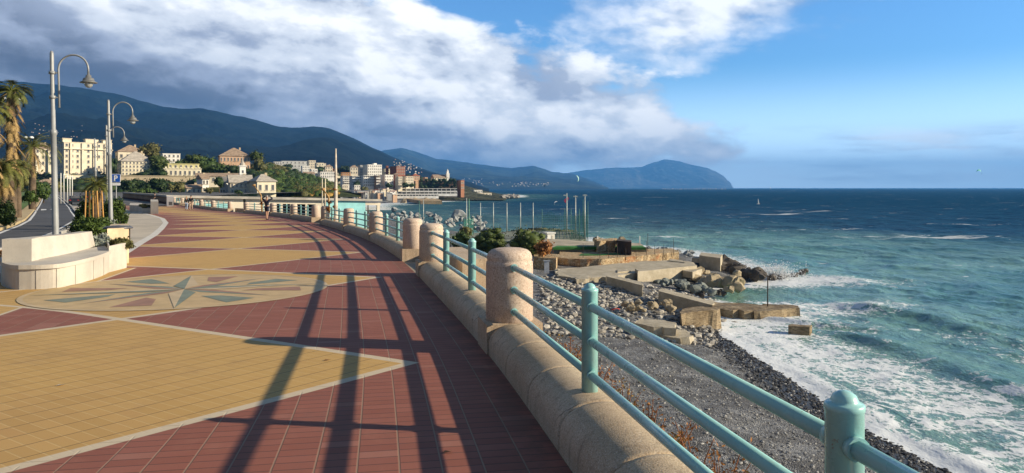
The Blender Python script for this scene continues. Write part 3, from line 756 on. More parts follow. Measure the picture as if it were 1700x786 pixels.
# ------------------------------------------------------------------ mountains
def ridge(name, prof, D0, D1, m, rough, seed, z0=SEA-1, n=240, rows=46, sc_=.5, back=.4, shape=1.0, jag=1.6):
    px = np.linspace(prof[0][0], prof[-1][0], n); py = np.interp(px, [p[0] for p in prof], [p[1] for p in prof])
    ker_ = np.exp(-np.linspace(-1.6, 1.6, 7)**2); ker_ /= ker_.sum(); py = np.convolve(np.pad(py, 3, mode='edge'), ker_, 'valid')
    py = py + (fbm(px, px*0+seed, jag*9, seed+30, 4)-.5)*jag*1.6*np.clip((311-py)/6, 0, 1)
    v_ = np.concatenate([np.linspace(0, 1, rows), np.linspace(1, 1+back, 8)[1:]])
    PXg, Vg = np.meshgrid(px, v_, indexing='ij'); D = D0+(D1-D0)*Vg; top = EYE-(py-HY)/F*D1
    X = (PXg-CX)/F*D; shp = np.where(Vg <= 1, np.clip(Vg, 0, 1)**shape, 1-((Vg-1)/back)**1.5)
    nz = fbm(X, D, (D1-D0)*sc_, seed, 6)-.5
    gul = 1-np.abs(fbm(X*1.6, D*.5, (D1-D0)*sc_*.5, seed+9, 6)-.5)*2
    hgt = (top-z0)[:, None]; w_ = np.clip(Vg*(1-Vg)*4, 0, 1)**.7
    Zg = z0 + hgt*(shp + (nz*.9+(gul-.75)*.55)*rough*w_) + hgt*(fbm(X, D, (D1-D0)*.04, seed+3, 3)-.5)*.012*(Vg < 1.02)
    Zm = np.maximum.accumulate(np.where(Vg<=1, (Zg-EYE)/D, -9), axis=1)
    lim = ((top-EYE)/D1)[:, None]*D+EYE; Zg = np.where((Vg < 1), np.minimum(Zg, lim), Zg)
    o = npgrid(name, X, D, Zg, m); tag(o, kind='structure'); o.data.flip_normals()
    def f(px_, v): 
        i = np.clip((px_-prof[0][0])/(prof[-1][0]-prof[0][0])*(n-1), 0, n-2); a = int(i); fr_ = i-a; j = np.clip(v*(rows-1), 0, rows-2); b0 = int(j); fb = j-b0
        z = (Zg[a,b0]*(1-fr_)+Zg[a+1,b0]*fr_)*(1-fb)+(Zg[a,b0+1]*(1-fr_)+Zg[a+1,b0+1]*fr_)*fb; d_ = D0+(D1-D0)*v
        return Vector(((px_-CX)/F*d_, d_, z))
    def at(px_, py_):
        best = None
        for v in np.linspace(.02, .99, 120):
            p = f(px_, v); q = HY-(p.z-EYE)/p.y*F
            if q <= py_: return p
        return f(px_, .98)
    return f, at
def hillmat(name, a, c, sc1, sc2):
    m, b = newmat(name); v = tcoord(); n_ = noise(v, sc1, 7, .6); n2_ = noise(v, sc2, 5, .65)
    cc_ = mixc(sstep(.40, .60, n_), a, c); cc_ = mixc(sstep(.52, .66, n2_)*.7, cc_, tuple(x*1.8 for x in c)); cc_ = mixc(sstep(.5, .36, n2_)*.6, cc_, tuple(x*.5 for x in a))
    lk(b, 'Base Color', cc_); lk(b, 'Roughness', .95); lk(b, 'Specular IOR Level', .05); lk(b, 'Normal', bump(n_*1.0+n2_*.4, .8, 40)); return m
m_h1 = hillmat('cloud_shaded_forest', (.002, .006, .010), (.007, .012, .011), .0022, .014)  # near-black blue base: cloud shadow over the forest put into the colour
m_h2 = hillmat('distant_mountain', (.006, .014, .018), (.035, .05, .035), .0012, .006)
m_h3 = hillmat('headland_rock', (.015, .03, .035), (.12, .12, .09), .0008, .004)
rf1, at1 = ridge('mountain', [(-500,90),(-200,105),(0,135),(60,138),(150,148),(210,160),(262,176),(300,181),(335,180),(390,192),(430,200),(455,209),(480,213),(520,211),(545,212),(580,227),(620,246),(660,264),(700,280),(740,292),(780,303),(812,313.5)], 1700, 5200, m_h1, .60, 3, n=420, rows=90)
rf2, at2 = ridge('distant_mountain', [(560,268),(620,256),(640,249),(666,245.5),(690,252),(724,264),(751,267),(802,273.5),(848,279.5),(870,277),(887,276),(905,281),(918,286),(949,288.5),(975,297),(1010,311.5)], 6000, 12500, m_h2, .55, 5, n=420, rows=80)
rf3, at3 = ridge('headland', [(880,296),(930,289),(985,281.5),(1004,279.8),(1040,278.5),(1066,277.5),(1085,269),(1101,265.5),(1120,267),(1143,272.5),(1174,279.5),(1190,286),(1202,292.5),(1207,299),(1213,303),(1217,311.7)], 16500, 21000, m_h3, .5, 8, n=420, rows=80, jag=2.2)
# town hills
m_scrub = hillmat('scrub_slope', (.030, .042, .014), (.062, .068, .026), .05, .25)
S.tree = m_scrub.node_tree
for n_ in m_scrub.node_tree.nodes:
    if n_.type == 'BUMP': n_.inputs['Distance'].default_value = 1.5
rf4, at4 = ridge('town_hill', [(-700,320),(-200,300),(0,300),(60,292),(110,285),(200,276),(235,268),(300,272),(350,276),(420,278),(440,272),(470,278),(510,290),(545,303),(575,316),(600,327)], 292, 465, m_scrub, .12, 12, z0=-2, n=160, rows=50, shape=.8)
rf5, at5 = ridge('town_shore_hill', [(400,285),(440,277),(470,273),(520,274),(560,284),(590,288),(620,290),(680,293),(740,300),(770,308),(800,316),(840,324.5)], 760, 1250, hillmat('town_slope', (.05, .055, .03), (.10, .10, .06), .02, .1), .15, 15, z0=-11, n=160, rows=50, shape=.7)

# ------------------------------------------------------------------ haze
hm, _b = newmat('haze'); nt = hm.node_tree; nt.nodes.remove(_b)
pvn = nt.nodes.new('ShaderNodeVolumePrincipled'); pvn.inputs['Color'].default_value = (.13, .43, 1.0, 1); pvn.inputs['Density'].default_value = 7.5e-5; pvn.inputs['Anisotropy'].default_value = .1
nt.links.new(pvn.outputs[0], nt.nodes['Material Output'].inputs['Volume'])
mb = MB(); mb.box((0, 10500, 430), (56000, 29000, 900)); o = struct(mb, 'haze', hm, 'stuff')
#PART3
# ------------------------------------------------------------------ buildings
m_glass = mat('window_glass', (.10, .10, .10), .25, .2, 1, spec=.6)
m_frame = mat('window_frame', (.55, .50, .42), .7, .1, 2)
def wm(n, c): return mat(n, c, .85, .10, .25, .15, 3, spec=.15)
W_cream = wm('cream_render', (.72, .64, .49)); W_pale = wm('pale_yellow_render', (.74, .67, .50)); W_white = wm('white_render', (.80, .78, .72))
W_salmon = wm('salmon_render', (.58, .38, .25)); W_grey = wm('grey_render', (.50, .50, .48)); W_brick = wm('brick_red_render', (.27, .11, .07))
W_orange = wm('orange_render', (.55, .27, .10)); W_beige = wm('beige_stone', (.46, .38, .26)); W_brown = wm('brown_render', (.33, .22, .15)); W_lemon = wm('lemon_render', (.66, .60, .30))
R_tile = mat('clay_tile_roof', (.36, .26, .18), .9, .2, .8, .3, 3); R_slate = mat('slate_roof', (.46, .41, .34), .8, .15, .8, .2, 3); R_red = mat('red_tile_roof', (.38, .13, .07), .9, .2, .8)
R_flat = mat('flat_roof_felt', (.42, .40, .37), .9, .12, .4)
_win = {}
def winmesh(w_, h_):
    k = (round(w_, 1), round(h_, 1))
    if k not in _win:
        mb = MB(); mb.box((0, -.05, 0), (w_+.3, .1, h_+.3), mi=0); mb.box((0, -.08, 0), (w_, .12, h_), mi=1); mb.box((0, -.16, -h_/2-.2), (w_+.5, .3, .12), mi=0)
        _win[k] = mb.mesh('window', [m_frame, m_glass])
    return _win[k]
def bld(name, label, x0, x1, yt, yb, d, depth, r, wall, roof='flat', rows=3, cols=4, rm=None, group=None, cat='building', rh=None, side=0, extra=None, balc=0, below=6, skip=0):
    c = (x0+x1)/2; los = math.atan2(-(c-CX)/F, 1); rel = R(r)-los; tot = (x1-x0)/F*d*math.sqrt(1+((c-CX)/F)**2)*.97
    sn, cs = abs(math.sin(rel)), math.cos(rel); depth = min(depth, tot*.55/max(sn, .05)) ; W = (tot-depth*sn)/cs
    cf = c + (depth*sn/2)/d*F*(1 if rel > 0 else -1)
    zb = EYE-(yb-HY)/F*d; h = (yb-yt)/F*d; loc = (float((cf-CX)/F*d), d, zb)
    ro = root(name, label, cat, loc, group, R(r))
    mb = MB(); mb.box((0, depth/2, h/2-below/2), (W, depth, h+below)); local(mb, 'wall', wall, ro)
    rm = rm or R_flat
    if roof == 'flat':
        mb = MB(); o_ = .25; mb.box((0, depth/2, h+.15), (W+.5, depth+.5, .3)); local(mb, 'roof', wall if rm is R_flat else rm, ro)
        if W > 12 and rows > 2:
            mb = MB(); mb.box((W*.15, depth*.5, h+1.3), (W*.22, depth*.4, 2.0)); local(mb, 'roof_hut', wall, ro)
    else:
        rh = rh if rh else min(W, depth)*.28; e = .5; w2, d0, d1 = W/2+e, -e, depth+e; k = min(w2, (d1-d0)/2)*(.92 if roof == 'hip' else 0)
        mb = MB(); my = (d0+d1)/2
        kx_ = k if roof == 'hip' else 0
        if W >= depth or roof != 'hip': ra, rb = (-w2+kx_, my, h+rh), (w2-kx_, my, h+rh)
        else: ra, rb = (-.5, my, h+rh), (.5, my, h+rh)
        vs = [(-w2, d0, h), (w2, d0, h), (w2, d1, h), (-w2, d1, h), ra, rb, (-w2, d0, h-.15), (w2, d0, h-.15), (w2, d1, h-.15), (-w2, d1, h-.15)]
        mb.add(vs, [(0,1,5,4), (1,2,5), (2,3,4,5), (3,0,4), (6,7,1,0), (7,8,2,1), (8,9,3,2), (9,6,0,3), (9,8,7,6)]); rf_ = local(mb, 'roof', rm, ro)
        mb = MB(); mb.box((W*.2, my+.6, h+rh*.9), (.9, .7, 1.5)); mb.build('chimney', W_beige, rf_, (0.,0.,0.))
    if rows:
        fh = h/rows; cw = W/cols; me = winmesh(max(.5, min(1.3, cw*.34)), max(.6, min(1.8, fh*.46)))
        for i in range(rows):
            for j in range(cols):
                if skip and random.random() < skip: continue
                o = bpy.data.objects.new('window', me); col.objects.link(o); o.parent = ro; o.location = (-W/2+(j+.5)*cw, 0, (i+.52)*fh)
        if side:
            for i in range(rows):
                for j in range(side):
                    o = bpy.data.objects.new('window', me); col.objects.link(o); o.parent = ro
                    o.location = (-W/2 if rel > 0 else W/2, (j+.5)*depth/side, (i+.52)*fh); o.rotation_euler.z = R(-90 if rel > 0 else 90)
    if balc:
        for i in range(1, rows+1):
            mb = MB(); zz = i*h/rows-.05 if i == rows else i*h/rows-.1
            mb.box((0, -.75, zz-.1), (W+.2, 1.5, .2)); mb.box((0, -1.46, zz-.1+.55 if i < rows else zz), (W+.2, .08, .9 if i < rows else .3)); local(mb, 'balcony', balc if not isinstance(balc, int) else W_white, ro)
    if extra: extra(ro, W, depth, h)
    return ro
def crenels(ro, W, D_, h):
    mb = MB(); n = int(W/1.6)
    for i in range(n): mb.box((-W/2+(i+.5)*W/n, -.1, h+.65), (W/n*.5, .6, .8))
    local(mb, 'parapet', W_pale, ro)
def hotel_x(ro, W, D_, h):
    for x_ in (-W*.36, -W*.12, W*.12, W*.36):
        mb = MB(); mb.box((x_, -.35, h*.5), (1.1, .7, h*.98)); local(mb, 'pilaster', W_cream, ro)
    mb = MB(); mb.box((0, -.5, h*.83), (W+.6, 1.1, .35)); mb.box((0, -.6, h*.14), (W+1.2, 1.3, .4)); local(mb, 'cornice', W_pale, ro)
    for x_ in (-W*.42, W*.05, W*.42):
        mb = MB(); mb.box((x_, D_*.25, h+1.1), (4.2, 4, 2.0)); mb.box((x_, D_*.25, h+2.2), (4.8, 4.6, .3)); local(mb, 'roof_turret', W_cream, ro)
def terr_x(ro, W, D_, h):
    mb = MB(); mb.box((0, -3.5, -1.4), (W+12, 7, 10)); local(mb, 'terrace', W_beige, ro)
T = 'town houses below the hill'
bld('hotel_building', 'large cream hotel with flat turreted roofline behind the first lamp post', 106, 177, 238, 300, 400, 15, 44, W_cream, 'flat', 7, 9, cat='hotel', side=4, extra=hotel_x, skip=.12)
bld('terrace_building', 'low arcaded cream wing in front of the large hotel', 116, 190, 292, 304, 385, 6, 40, W_pale, 'flat', 1, 12, cat='building')
bld('villa', 'yellow villa seen between palm and first lamp post', 80, 108, 250, 276, 450, 12, 40, W_pale, 'hip', 3, 4, R_tile, cat='villa', rh=3)
bld('villa', 'cream villa with tiled roof behind the date palm', 58, 82, 247, 276, 470, 12, 40, W_cream, 'hip', 3, 3, R_tile, cat='villa', rh=4)
bld('villa', 'low villa at the far end of the road', 62, 92, 304, 318, 330, 8, 38, W_cream, 'hip', 1, 5, R_tile, cat='villa', rh=1.8)
bld('palace', 'pale yellow palace with a broad grey mansard roof right of the second lamp post', 201, 250, 268, 292, 380, 16, 34, W_pale, 'hip', 4, 9, R_slate, cat='palace', rh=5.5, side=3)
bld('palace_wing', 'tile roofed upper building rising behind the pale yellow palace', 196, 236, 252, 268, 410, 14, 34, W_cream, 'hip', 1, 4, R_tile, cat='building', rh=4)
bld('villa', 'white hillside villa with stepped flat roofs above the pines', 270, 297, 256, 270, 455, 12, 30, W_white, 'flat', 2, 4, cat='villa')
bld('villa', 'lemon coloured low house above the crenellated building', 281, 327, 273, 281, 375, 8, 28, W_lemon, 'flat', 1, 6, cat='house')
bld('fort_building', 'cream building with a crenellated top left of the church', 274, 330, 281, 294, 350, 14, 28, W_pale, 'flat', 1, 8, cat='building', extra=crenels)
bld('retaining_wall', 'long beige retaining wall below the palace', 198, 326, 293, 308, 335, 3, 27, W_beige, 'flat', 0, 1, cat='wall')
bld('palazzo', 'salmon palazzo with a wide hipped roof on the wooded hill', 364, 413, 259, 284, 420, 17, 25, W_salmon, 'hip', 2, 9, R_tile, cat='palazzo', rh=5, side=0)
bld('house', 'white two storey house with pitched roof left of the church', 328, 346, 297, 322, 285, 8, 38, W_white, 'gable', 2, 2, R_tile, cat='house', rh=1.8)
bld('house', 'low white house with tiled roof beside the two storey house', 309, 332, 312, 323, 280, 6, 30, W_cream, 'gable', 1, 3, R_tile, cat='house', rh=1.3)
bld('house', 'long tile roofed convent building behind the church', 330, 400, 293, 305, 320, 9, 24, W_cream, 'gable', 1, 7, R_tile, cat='building', rh=1.5)
bld('house', 'shaded grey gabled house front left of the church nave', 366, 384, 303, 323, 275, 9, -12, W_grey, 'gable', 2, 2, R_slate, cat='house', rh=2.2)
def church_x(ro, W, D_, h):
    pass
bld('church', 'church nave with grey roof and arched windows beside the bell tower', 380, 417, 303, 323, 268, 9, 26, W_cream, 'gable', 2, 5, R_slate, cat='church', rh=2.8)
bld('church_transept', 'tall yellow church apse with grey roof at the right end', 415, 457, 301, 323, 262, 11, 34, W_pale, 'hip', 1, 3, R_slate, cat='church', rh=2.6)
# bell tower
d_ = 278; k = d_/F; ro = root('bell_tower', 'slim white bell tower with pointed top rising over the church', 'bell tower', P(402.5, 323, d_), None, R(28))
w_ = 9.5*k; H_ = (323-276)*k
mb = MB(); mb.box((0, 0, H_/2), (w_, w_, H_)); mb.box((0, 0, H_), (w_+.5, w_+.5, .35)); mb.box((0, 0, H_*.72), (w_+.35, w_+.35, .25)); local(mb, 'wall', W_white, ro)
mb = MB(); mb.lathe([(w_*.5, 0), (w_*.42, .8), (w_*.2, 1.4), (.12, 2.6), (.01, 4.2)], (0, 0, H_+.15), 8, smooth=False); local(mb, 'spire', R_slate, ro)
for a in (0, 1, 3):
    for z_ in (.80, .62):
        mb = MB(); mb.box((0, -w_/2-.02, H_*z_), (w_*.3, .1, H_*.10)); o = local(mb, 'opening', m_glass, ro); o.rotation_euler.z = a*math.pi/2
# buildings of the farther town across the bay
far = [
 ('block_of_flats','grey flat roofed house at the left end of the far town',453,467,269,282,950,14,24,W_grey,'flat',3,4),
 ('institute_building','long grey institute building along the far ridge',466,512,268,279,1000,16,24,W_grey,'flat',2,12),
 ('block_of_flats','cream stepped block at the top of the far town',510,524,267,284,960,16,24,W_cream,'flat',4,4),
 ('block_of_flats','cream block with lower roof right of the stepped block',523,537,271,286,930,14,24,W_pale,'flat',3,3),
 ('villa','small cream villa right of the stepped cream block on the far ridge',538,552,277,286,920,10,24,W_cream,'hip',2,3),
 ('villa','pink house under the long grey institute building',459,470,279,288,900,10,24,W_salmon,'flat',2,3),
 ('block_of_flats','white house in the middle of the far town slope',500,514,276,288,890,12,24,W_white,'flat',3,4),
 ('villa','white cube house below the grey institute building',480,490,284,292,860,10,24,W_white,'flat',2,2),
 ('block_of_flats','white house with loggias left of the long white block',514,527,281,296,850,12,24,W_white,'flat',3,4),
 ('villa','pale terrace house low on the far slope',503,522,289,297,830,9,24,W_cream,'gable',2,5),
 ('school_building','long white block above the railway, left of the mast',529,556,286,296,840,14,24,W_white,'flat',2,8),
 ('villa','orange brown house below the pine right of the mast',566,582,287,294,850,10,20,W_orange,'flat',2,4),
 ('villa','cream villa among pines between mast and white hospital',580,594,278,290,900,10,20,W_cream,'hip',2,3),
 ('block_of_flats','white balconied flats right of the mast',565,581,293,307,800,14,24,W_white,'flat',4,4),
 ('block_of_flats','grey tower block behind the white hospital',594,606,275,293,950,14,24,W_grey,'flat',5,4),
 ('hospital_building','big white hospital block with a dark square recess',602,634,274,293,930,22,28,W_white,'flat',4,7),
 ('block_of_flats','dark fronted balconied flats under the hospital',580,601,293,309,780,14,24,W_grey,'flat',4,4),
 ('block_of_flats','white flats with long balconies left of the brown block',598,621,292,310,775,14,26,W_white,'flat',5,5),
 ('block_of_flats','brown block between white balconied flats',620,631,292,311,770,12,24,W_brown,'flat',4,3),
 ('block_of_flats','white plastered block right of the brown one',630,653,291,311,780,14,34,W_white,'flat',4,5),
 ('block_of_flats','cream flats behind the red chimneyed house',634,650,281,292,880,12,26,W_pale,'flat',3,4),
 ('castle_tower','brick red castle block with a brighter right face',647,673,277,291,860,16,38,W_brick,'flat',3,5),
 ('house','narrow red house front between white buildings',652,661,290,300,790,9,24,W_brick,'gable',2,2),
 ('house','cream tall house beside the narrow red one',656,668,294,311,765,12,24,W_cream,'flat',4,3),
 ('block_of_flats','pale group of flats left of the red roofed houses',667,687,293,306,780,14,26,W_cream,'flat',3,5),
 ('house','red roofed house above the dark garden wall',681,697,292,299,830,10,26,W_salmon,'hip',2,4),
 ('house','small pink house near the left end of the garden wall',702,710,295,301,820,8,24,W_salmon,'flat',1,2),
 ('church','cream church body with flat gable beside the far spire',715,744,295,300,840,12,24,W_pale,'gable',1,5),
 ('bathing_house','white pavilion at the root of the pier',783,801,316,321,1000,10,20,W_white,'flat',1,5),
 ('bathing_house','white terrace building beside the pier',774,817,321,325,960,10,20,W_cream,'flat',1,8),
 ('bathing_house','small white beach house on the far promenade',628,640,313,318,760,8,24,W_white,'flat',1,3),
 ('bathing_house','cream beach house left of the long white roofs',612,630,316,322,740,8,24,W_cream,'flat',1,4),
 ('bathing_house','low grey store on the far beach',590,612,318,325,700,8,24,W_grey,'flat',1,4),
 ('house','square white house low between mast and flats',585,598,308,317,740,10,24,W_white,'flat',2,3),
 ('house','pale house with terrace just right of the mast',565,578,308,318,720,10,24,W_cream,'flat',2,3),
]
for f_ in far:
    n_, l_, x0, x1, yt, yb, d_, dep, r_, wl_, rf__, rw, cl_ = f_
    bld(n_, l_, x0, x1, yt, yb, d_, dep, r_, wl_, rf__, min(rw, 4), min(cl_, 7), R_red if 'red roof' in l_ else (R_tile if rf__ != 'flat' else None), 'far town buildings across the bay', below=25,
        balc=(W_white if 'balcon' in l_ else 0), cat='building' if 'building' in n_ or 'block' in n_ else n_.replace('_', ' '))
# far church spire
ro = root('church_spire', 'white pointed church spire standing against the blue mountain', 'church tower', P(743, 300, 845), None, R(24)); k = 845/F
mb = MB(); mb.box((0, 0, 5*k), (5*k, 5*k, 12*k)); mb.box((0, 0, 11.2*k), (5.6*k, 5.6*k, .6)); mb.box((0, 0, 13*k), (3.2*k, 3.2*k, 4*k)); local(mb, 'wall', W_white, ro)
mb = MB(); mb.lathe([(1.9*k, 0), (1.3*k, 1.5*k), (.01, 4.5*k)], (0, 0, 15*k), 8, smooth=False); local(mb, 'spire', W_white, ro)
# chimney house, dark garden wall with brick end, white roofed arcades
bld('chimney_block', 'red brick chimney stub beside the castle block', 640, 645, 276, 290, 870, 4, 24, W_brick, 'flat', 0, 1, cat='chimney', below=10)
bld('garden_wall', 'long dark ivy covered sea wall below the far church', 694, 758, 301, 315, 800, 8, 16, mat('ivy_brick', (.10, .07, .045), .95, .5, .35, .5, 1.5), 'flat', 0, 1, cat='wall', below=12)
bld('brick_bastion', 'sunlit orange brick bastion at the end of the dark wall', 758, 771, 300, 316, 790, 12, 36, wm('bastion_brick', (.36, .17, .10)), 'flat', 2, 3, cat='bastion', below=12, extra=lambda ro, W, D_, h: None)
for x0, x1, yt, yb, d_, l in ((656,759,313.5,318.2,780,'upper long white bathing arcade under the dark wall'), (657,759,318.6,322.8,760,'middle long white roofed bathing arcade'), (657,728,323,326.6,740,'lowest white roofed bathing arcade on the beach')):
    k = d_/F; W = (x1-x0)*k; H_ = (yb-yt)*k; ro = root('bathing_arcade', l, 'arcade', P((x0+x1)/2, yb, d_), 'white bathing arcades on the far beach', R(8))
    mb = MB(); mb.box((0, 4, H_), (W, 9, .5)); local(mb, 'roof', W_white, ro)
    mb = MB(); mb.box((0, 6.5, H_/2-2), (W, 2, H_+3)); local(mb, 'wall', mat('dark_arcade_wall', (.13, .12, .11), .9, .3, .3), ro)
    mb = MB(); mb.box((0, -.3, H_*.12-1), (W, .5, H_*.24+2)); local(mb, 'parapet', W_white, ro)
    for i in range(14):
        mb = MB(); mb.box((-W/2+(i+.5)*W/14, 0, H_/2), (.6, .6, H_)); local(mb, 'column', W_white, ro)
# pier at the far headland
mb = MB(); A_ = [zs(773,329), zs(839,329.4), zs(862,328.4), zs(858,325.2), zs(838,324.6), zs(773,323)]
for (ax, ay) in A_: pass
mb.prism([(p[0], p[1]) for p in A_], SEA-1, SEA+2.0); single(mb, 'stone_pier', mat('dark_pier_stone', (.13, .115, .10), .9, .4, .2, .5, 1), 'long dark stone pier running out from the far town', 'pier', (A_[0][0], A_[0][1], SEA))
mb = MB()
for i in range(26):
    p = zp(rng.uniform(836, 860), rng.uniform(325.5, 328), SEA+2); mb.blob(p, (rng.uniform(3, 7), rng.uniform(3, 7), rng.uniform(2, 3.6)), 1, .3, 1.3, seed=i, smooth=False, cut=3)
single(mb, 'pier_head_rocks', stonemat('pier_rock', (.20, .18, .15), (.38, .35, .30)), 'heap of pale rocks at the head of the far pier', 'rock heap', zp(848, 326, SEA), kind='stuff')
# small houses scattered on the mountains
vm = {}
def dot(p, size, wl_, rl_, label, group, k):
    key = (wl_.name, k)
    if key not in vm:
        a = MB(); a.box((0, 0, 0), (1, .7, .8)); a.add([(-.52,-.37,.4),(.52,-.37,.4),(.52,.37,.4),(-.52,.37,.4),(-.4,0,.62),(.4,0,.62)], [(0,1,5,4),(1,2,5),(2,3,4,5),(3,0,4)], 1); vm[key] = a.mesh('mountain_house', [wl_, rl_])
    o = bpy.data.objects.new('mountain_house', vm[key]); col.objects.link(o); o.location = p; o.scale = (size, size, size); o.rotation_euler.z = R(rng.uniform(10, 50)); tag(o, label, 'house', group)
for i in range(95):
    t_v = rng.random(); px_ = 652+t_v*88; c_ = 266+t_v*31+rng.normal(0, 3.2)+rng.uniform(0, 7)
    p = at1(px_, c_) if px_ < 700 else at2(px_, min(c_+1, 303)); dot(p, p.y/F*rng.uniform(1.1, 2.3), [W_cream, W_white, W_salmon, W_pale][i % 4], R_tile, 'small pale house on the slope above the castle block', 'houses scattered on the middle mountain spur', i % 4)
for i in range(85):
    px_ = rng.choice([rng.uniform(738, 800), rng.uniform(780, 880), rng.uniform(858, 915)]); p = at2(px_, rng.uniform(303, 310.5) if px_ > 800 else rng.uniform(296, 310)); dot(p, p.y/F*rng.uniform(.7, 1.9), [W_white, W_cream][i % 2], R_tile, 'tiny pale house at the foot of the blue mountains', 'coastal village houses under the blue mountains', i % 2)
for i in range(16):
    px_ = rng.choice([rng.normal(975, 12), rng.normal(1035, 8), rng.uniform(930, 1060)]); p = at3(px_, rng.uniform(301, 309)); dot(p, p.y/F*rng.uniform(.8, 1.6), [W_white, W_cream][i % 2], R_tile, 'faint house on the far headland', 'houses on the far headland', i % 2)
W_dim = wm('dark_grey_house', (.26, .25, .24))  # darker grey walls, less contrast against the dark mountain
for i in range(22):
    px_ = rng.uniform(45, 150); p = at1(px_, rng.normal(222, 9)); dot(p, p.y/F*rng.uniform(.8, 1.8), [W_dim, W_salmon, W_dim][i % 3], R_tile, 'pale hillside house high above the palms and hotel', 'houses high on the dark mountain', i % 3)

# ------------------------------------------------------------------ vegetation
L_dark = leafmat('dark_green_leaves', (.010, .024, .008), (.035, .062, .015)); L_mid = leafmat('mid_green_leaves', (.018, .04, .008), (.075, .115, .022)); L_pine = leafmat('pine_green_needles', (.016, .034, .007), (.080, .105, .018))
L_olive = leafmat('olive_leaves', (.045, .05, .018), (.15, .14, .045)); L_gold = leafmat('dry_golden_leaves', (.14, .085, .02), (.36, .22, .05)); L_rust = leafmat('rusty_dry_leaves', (.11, .035, .012), (.42, .19, .05))
L_silver = leafmat('silver_leaves', (.20, .23, .19), (.38, .42, .36)); L_palm = leafmat('palm_leaves', (.030, .048, .010), (.17, .17, .04)); L_dead = leafmat('dead_palm_fronds', (.16, .095, .035), (.46, .32, .13))
m_bark = mat('bark', (.12, .085, .055), .95, .3, 2, .6, 14)
def tree(name, label, px, yb, yt, wpx, d, leaf, kind='round', n=26, group=None, ls=None, cat='tree', base=None):
    k = d/F; loc = P(px, yb, d) if base is None else base; H_ = (yb-yt)*k; W = wpx*k
    ro = root(name, label, cat, loc, group); tr_ = MB(); cr = MB(); ls = ls or max(.06, W*.06)
    if kind == 'pine': cz, rz, ry = H_*.78, H_*.22, W*.5
    elif kind == 'shrub': cz, rz, ry = H_*.48, H_*.5, W*.5
    else: cz, rz, ry = H_*.60, H_*.40, W*.5
    tr_.tube([(0,0,-2.5), (W*.02, 0, H_*.25), (-W*.02, W*.02, cz)], [W*.045, W*.035, W*.018], 7)
    cs = []
    for i in range(n):
        a = rng.uniform(0, 6.283); u = rng.uniform(-1, 1); q = rng.uniform(.55, .95)*(1-.25*rng.random())
        s_ = math.sqrt(1-u*u); p = Vector((math.cos(a)*s_*ry*q, math.sin(a)*s_*ry*q, cz+u*rz*q)); cs.append(p)
        if i % 4 == 0 and kind != 'shrub': tr_.tube([(0, 0, cz*.55), p*.5+Vector((0, 0, cz*.30)), p], [W*.022, W*.014, W*.005], 5)
    for i, p in enumerate(cs): cr.blob(p, (ry*.27, ry*.27, rz*.27), 1, .5, 1.5, seed=i+int(px))
    for i in range(3): cr.blob((rng.normal(0, ry*.12), rng.normal(0, ry*.12), cz), (ry*.62, ry*.62, rz*.62), 2, .5, 1.5, seed=i+int(px)*2)
    cr.leaves(cs, 46, (ry*.32, ry*.32, rz*.34), ls)
    local(tr_, 'trunk', m_bark, ro) if kind != 'shrub' else local(tr_, 'stem', m_bark, ro)
    local(cr, 'crown' if kind != 'shrub' else 'foliage', leaf, ro); return ro
